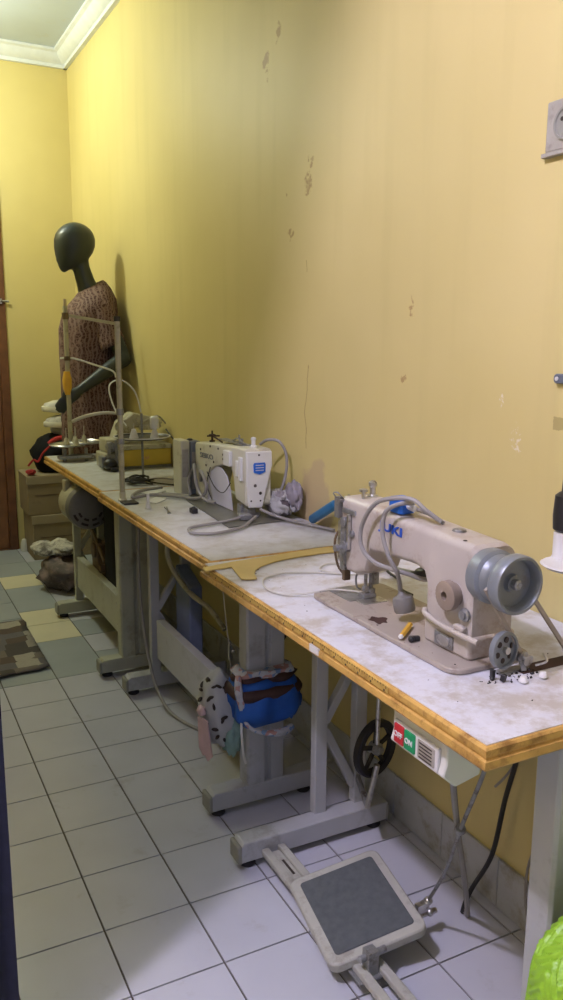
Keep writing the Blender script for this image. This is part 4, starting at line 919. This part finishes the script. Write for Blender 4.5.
# dress: loose lofted body with folds, plus short sleeves
def dring(cx, cy, rx, ry, z, amp, n=48, seed=0., tilt=0.):
    r = []
    for k in range(n):
        a = 2 * PI * k / n; f = 1 + amp * math.sin(7 * a + seed + z * 3) + amp * .6 * noise.noise(V((math.cos(a) * 3, math.sin(a) * 3, z * 5)))
        r.append((cx + rx * f * math.cos(a), cy + ry * f * math.sin(a), z - tilt * math.cos(a)))
    return r
dr = MB(); rs = []
for z, cx, rx, ry, am, tl in ((.62, .655, .138, .17, .07, 0), (.80, .66, .138, .17, .06, 0), (.95, .66, .138, .165, .05, 0), (1.10, .66, .138, .165, .04, 0), (1.22, .662, .142, .168, .03, 0), (1.34, .668, .145, .172, .02, 0), (1.42, .682, .136, .178, .012, -.006), (1.475, .695, .118, .168, .006, -.016), (1.520, .700, .090, .125, .003, -.024), (1.548, .698, .070, .085, 0, -.028), (1.556, .694, .060, .066, 0, -.03)):
    rs.append(dring(cx, MY, rx, ry, z, am, tilt=tl))
dr.loft(rs, cap=False); R2 = dr
do = dr.build('dress', M['batik'], mn, ang=80); sd_ = do.modifiers.new('t', 'SOLIDIFY'); sd_.thickness = .004
def sleeve(A, B, r0, r1, seed):
    A, B = V(A), V(B); u, v, a = frame_from(B - A); s = MB(); R = []
    for j in range(9):
        t = j / 8; c = A.lerp(B, t); rr_ = r0 + (r1 - r0) * t
        R.append([c + (u * math.cos(q) + v * math.sin(q)) * rr_ * (1 + .05 * math.sin(5 * q + seed + 3 * t)) for q in [2 * PI * k / 30 for k in range(30)]])
    s.loft(R, cap=False); o = s.build('sleeve', M['batik'], do, ang=80); m_ = o.modifiers.new('t', 'SOLIDIFY'); m_.thickness = .004
sleeve((.700, 1.910, 1.455), (.752, 1.840, 1.245), .066, .064, 1); sleeve((.68, 2.14, 1.46), (.69, 2.185, 1.24), .062, .062, 2)

# ------------------------------------------------------------------ back corner: boxes, black bag, shoes, clothes heap
def carton(label, x0, x1, y0, y1, z0, z1, rot=0.):
    t = thing('cardboard_box', label, 'box', ((x0 + x1) / 2, (y0 + y1) / 2, z0), 'cardboard boxes stacked in the back corner')
    MB().box((x0, y0, z0), (x1, y1, z1 - .004)).build('carton', M['card'], t, bevel=.004)
    f = MB(); f.box((x0 - .004, y0 - .004, z1 - .006), (x1 + .004, (y0 + y1) / 2 - .002, z1)); f.box((x0 - .004, (y0 + y1) / 2 + .002, z1 - .006), (x1 + .004, y1 + .004, z1))
    f.box((x0 - .006, y0 - .006, z1 - .05), (x1 + .006, y0 - .001, z1 - .002)); f.build('lid_flaps', mat('cardboard_lid', (.33, .27, .17), .85, var=.1, scale=7), t, bevel=.001)
    MB().box((x0 + .04, y0 - .002, (z0 + z1) / 2 - .003), (x1 - .04, y0, (z0 + z1) / 2 + .003)).build('fold_line', M['junk'], t)
    return t
carton('brown cardboard box on the floor in the back corner, carrying another', .450, .82, 2.62, 2.93, 0, .268)
carton('upper brown cardboard box carrying the black backpack', .432, .80, 2.63, 2.92, .270, .505)
bp = thing('backpack', 'black backpack with red straps lying on the stacked cardboard boxes', 'backpack', (.62, 2.74, .505))
s = blob((.648, 2.76, .612), (.168, .125, .140), .08, 3.9, flat=.507); s.build('bag_body', M['bagblack'], bp, ang=80)
s = MB(); s.tube([(.565, 2.625, .690), (.60, 2.62, .715), (.65, 2.62, .725), (.71, 2.63, .715)], .013, seg=10); s.tube([(.445, 2.64, .565), (.475, 2.63, .600), (.50, 2.63, .59), (.53, 2.62, .64), (.57, 2.61, .68)], .006, seg=8); s.build('red_strap', M['red'], bp)
blob((.462, 2.66, .525), (.035, .04, .018), .35, 4.9, flat=.507).build('red_flap', M['red'], bp, ang=80)
sh_lab = ('white soled shoe on top of the backpack, the upper one of two', 'pale sandal lying on the backpack below another shoe')
for i, (x, y, z, an) in enumerate(((.655, 2.70, .880, .35), (.665, 2.69, .795, .2))):
    t = thing('shoe', sh_lab[i], 'shoe', (x, y, z - .02), 'pale shoes piled on the backpack')
    def fr(px, py, pz): return (x + px * math.cos(an) * 1, y + py, z + pz - px * math.sin(an) * .35)
    out = []
    for k in range(24):
        a = 2 * PI * k / 24; wd = .040 * (1 + .18 * math.cos(a + .4)); out.append((-.115 * math.cos(a), wd * math.sin(a)))
    s = MB(); s.loft([[fr(px * q, py * q, pz) for px, py in out] for q, pz in ((.94, -.018), (1, -.010), (1, .008), (.95, .014))]); s.build('sole', M['shoe'], t)
    s = MB(); s.loft([[fr(px * q + ox, py * q, pz) for px, py in out] for q, pz, ox in ((.90, .012, 0), (.86, .03, .004), (.62, .052, .03), (.40, .060, .045))]); s.build('upper', M['heapw' if i else 'cable_white'], t, ang=60)
tag(blob((.70, 2.75, .77), (.10, .10, .065), .15, 11.9, flat=.70).build('grey_bundle', M['leafbag'], ang=80), 'grey bundle under the shoes on top of the backpack', 'bundle')
ch = thing('clothes_heap', 'heap of crumpled white and dark bags on the floor before the cardboard boxes', 'clothes heap', (.48, 2.1, 0))
blob((.480, 2.02, .085), (.125, .20, .105), .25, 2.7, flat=.004).build('dark_bag', M['heapd'], ch, ang=80)
blob((.420, 2.12, .195), (.075, .15, .034), .16, 7.1, flat=.01).build('white_bag', M['heapw'], ch, ang=80)
blob((.500, 2.08, .200), (.080, .15, .042), .22, 9.4, flat=.01).build('white_bag', M['heapw'], ch, ang=80)
tag(MB().lathe([(.02, 0), (.024, .01), (.02, .05), (.012, .075), (.001, .08)], (.437, 2.88, 0)).build('white_bottle', M['creamw']), 'small white bottle on the floor between door and boxes', 'bottle')

# patchwork floor mat
s = MB(); nx, ny = 14, 22; grid = []
for i in range(nx + 1):
    row = []
    for j in range(ny + 1):
        u, v = i / nx, j / ny
        x = -.36 + .555 * u + .012 * noise.noise(V((v * 6, 0, 1))) * (1 if i in (0, nx) else .3); y = .84 + .70 * v + .09 * u * (1 - v) * 1.0 + .015 * noise.noise(V((u * 6, 2, 0)))
        z = .006 + .005 * abs(noise.noise(V((x * 9, y * 9, 0)))) + (.010 * abs(noise.noise(V((x * 14, y * 14, 5)))) if (i >= nx - 1 or j in (0, ny)) else 0)
        row.append(s.bm.verts.new((x, y, z)))
    grid.append(row)
for i in range(nx):
    for j in range(ny): s.bm.faces.new((grid[i][j], grid[i + 1][j], grid[i + 1][j + 1], grid[i][j + 1]))
fm = tag(s.build('floor_mat', M['mat'], ang=80), 'grey brown patchwork doormat on the floor by the left edge', 'mat'); md = fm.modifiers.new('t', 'SOLIDIFY'); md.thickness = .005

# ------------------------------------------------------------------ wall items
so = thing('wall_socket', 'old grey socket plate on the wall at the upper right', 'socket', (WX, -.99, 1.63))
MB().box((WX - .010, -1.040, 1.635), (WX, -.948, 1.728)).build('plate', M['socket'], so, bevel=.004)
MB().box((WX - .013, -1.045, 1.628), (WX, -.942, 1.636)).build('lower_lip', M['socket'], so, bevel=.001)
MB().lathe([(.030, 0), (.030, .004), (.026, .004), (.024, .0015), (.001, .0015)], (WX - .010, -1.00, 1.682), (-1, 0, 0), seg=32).build('socket_ring', M['cap'], so)
MB().cyl((WX - .0115, -.99, 1.690), (WX - .0125, -.99, 1.690), .004).cyl((WX - .0115, -1.01, 1.674), (WX - .0125, -1.01, 1.674), .004).build('pin_hole', M['ink'], so)
hk = thing('wall_hook', 'small blue grey clip with white dot screwed to the wall', 'hook', (WX, -1.03, 1.20))
MB().prism(rr(-1.045, -1.010, 1.201, 1.222, .008, 0), (0, 0, 1)).bm.free()
s = MB(); s.prism([(WX - .012, y_, z_) for y_, z_, _ in rr(-1.048, -1.012, 1.202, 1.221, .008, 0)], (.012, 0, 0)); s.build('clip_body', M['slate'], hk, bevel=.002)
MB().cyl((WX - .012, -1.022, 1.2115), (WX - .014, -1.022, 1.2115), .004).build('white_dot', M['white'], hk)

# ------------------------------------------------------------------ lime green basket at the lower right, navy curtain at the left
gb_ = thing('woven_basket', 'bright lime green woven plastic basket at the lower right corner', 'basket', (.58, -1.56, 0))
BX, BYY, BRX, BRY, BH = .562, -1.560, .205, .135, .475
def bask(t, a):
    """t 0..1 up the side, superellipse plan, rounded shoulder"""
    q = (abs(math.cos(a)) ** 3.2 + abs(math.sin(a)) ** 3.2) ** (-1 / 3.2)
    z = BH * min(1, t)
    k = 1.06 - .16 * min(1, t)
    if t > .86: k *= math.sqrt(max(0, 1 - ((t - .86) / .145) ** 2 * .42))
    row = t * 30; tri = abs(((a * 15 / PI) % 2) - 1); w = .0048 * abs(math.sin(PI * (row + 2.2 * tri)))
    return (BX + math.cos(a) * q * (BRX * k + w), BYY + math.sin(a) * q * (BRY * k + w), z + w * (t > .9))
s = MB(); s.loft([[bask(j / 150, 2 * PI * k / 280) for k in range(280)] for j in range(151)]); s.build('basket_body', M['lime'], gb_, ang=60)
MB().ball((.42, -1.655, .385), (.035, .02, .014)).build('handle_hole', M['ink'], gb_)
cu = MB(); A = []
n = 40
for k in range(n + 1):
    t = k / n; x = -.222 - .27 * t; y = -.905 + .012 * math.sin(t * 22); A.append((x, y))
for z_ in (0,): pass
outl = [(x, y, .01) for x, y in A] + [(x, y + .008, .01) for x, y in A[::-1]]
cu.prism(outl, (0, 0, 2.0)); cur = cu.build('hanging_cloth', M['navy'], ang=60)
cu_t = tag(cur, 'dark navy cloth hanging at the lower left edge', 'cloth')

# ------------------------------------------------------------------ light
def area(name, loc, rot, size, sy, power, col):
    l = bpy.data.lights.new(name, 'AREA'); l.shape = 'RECTANGLE'; l.size = size; l.size_y = sy; l.energy = power; l.color = col
    o = bpy.data.objects.new(name, l); COL.objects.link(o); o.location = loc; o.rotation_euler = rot; return o
def point(name, loc, power, col, r=.05):
    l = bpy.data.lights.new(name, 'POINT'); l.energy = power; l.color = col; l.shadow_soft_size = r
    o = bpy.data.objects.new(name, l); COL.objects.link(o); o.location = loc; return o
point('near_lamp', (-.9, -1.27, 2.75), 160, (.83, .735, 1.0), .06)
point('far_lamp', (-.25, 2.15, 2.60), 43, (.95, 1.0, .84), .06)
w = bpy.data.worlds.new('world'); SC.world = w; w.use_nodes = True
w.node_tree.nodes['Background'].inputs[0].default_value = (.66, .68, 1, 1); w.node_tree.nodes['Background'].inputs[1].default_value = .52

# ------------------------------------------------------------------ camera
f_, yaw, pitch, roll = 811.18, .474647, -.190903, .005886
cy, sy = math.cos(yaw), math.sin(yaw); cp, sp_ = math.cos(pitch), math.sin(pitch)
fw = V((sy * cp, cy * cp, sp_)); rt = V((cy, -sy, 0)); up = rt.cross(fw)
cr, sr = math.cos(roll), math.sin(roll); r2, u2 = rt * cr + up * sr, -rt * sr + up * cr
cam = bpy.data.cameras.new('camera'); co = bpy.data.objects.new('camera', cam); COL.objects.link(co)
mt = Matrix((r2, u2, -fw)).transposed().to_4x4(); mt.translation = V((-.37835, -2.19321, 1.27594)); co.matrix_world = mt
cam.sensor_fit = 'VERTICAL'; cam.sensor_height = 36; cam.lens = f_ * 36 / 1000; cam.clip_start = .02; cam.clip_end = 50
SC.camera = co
SC.view_settings.view_transform = 'Standard'; SC.view_settings.look = 'None'; SC.view_settings.exposure = 0; SC.view_settings.gamma = 1
SC.view_settings.use_curve_mapping = False
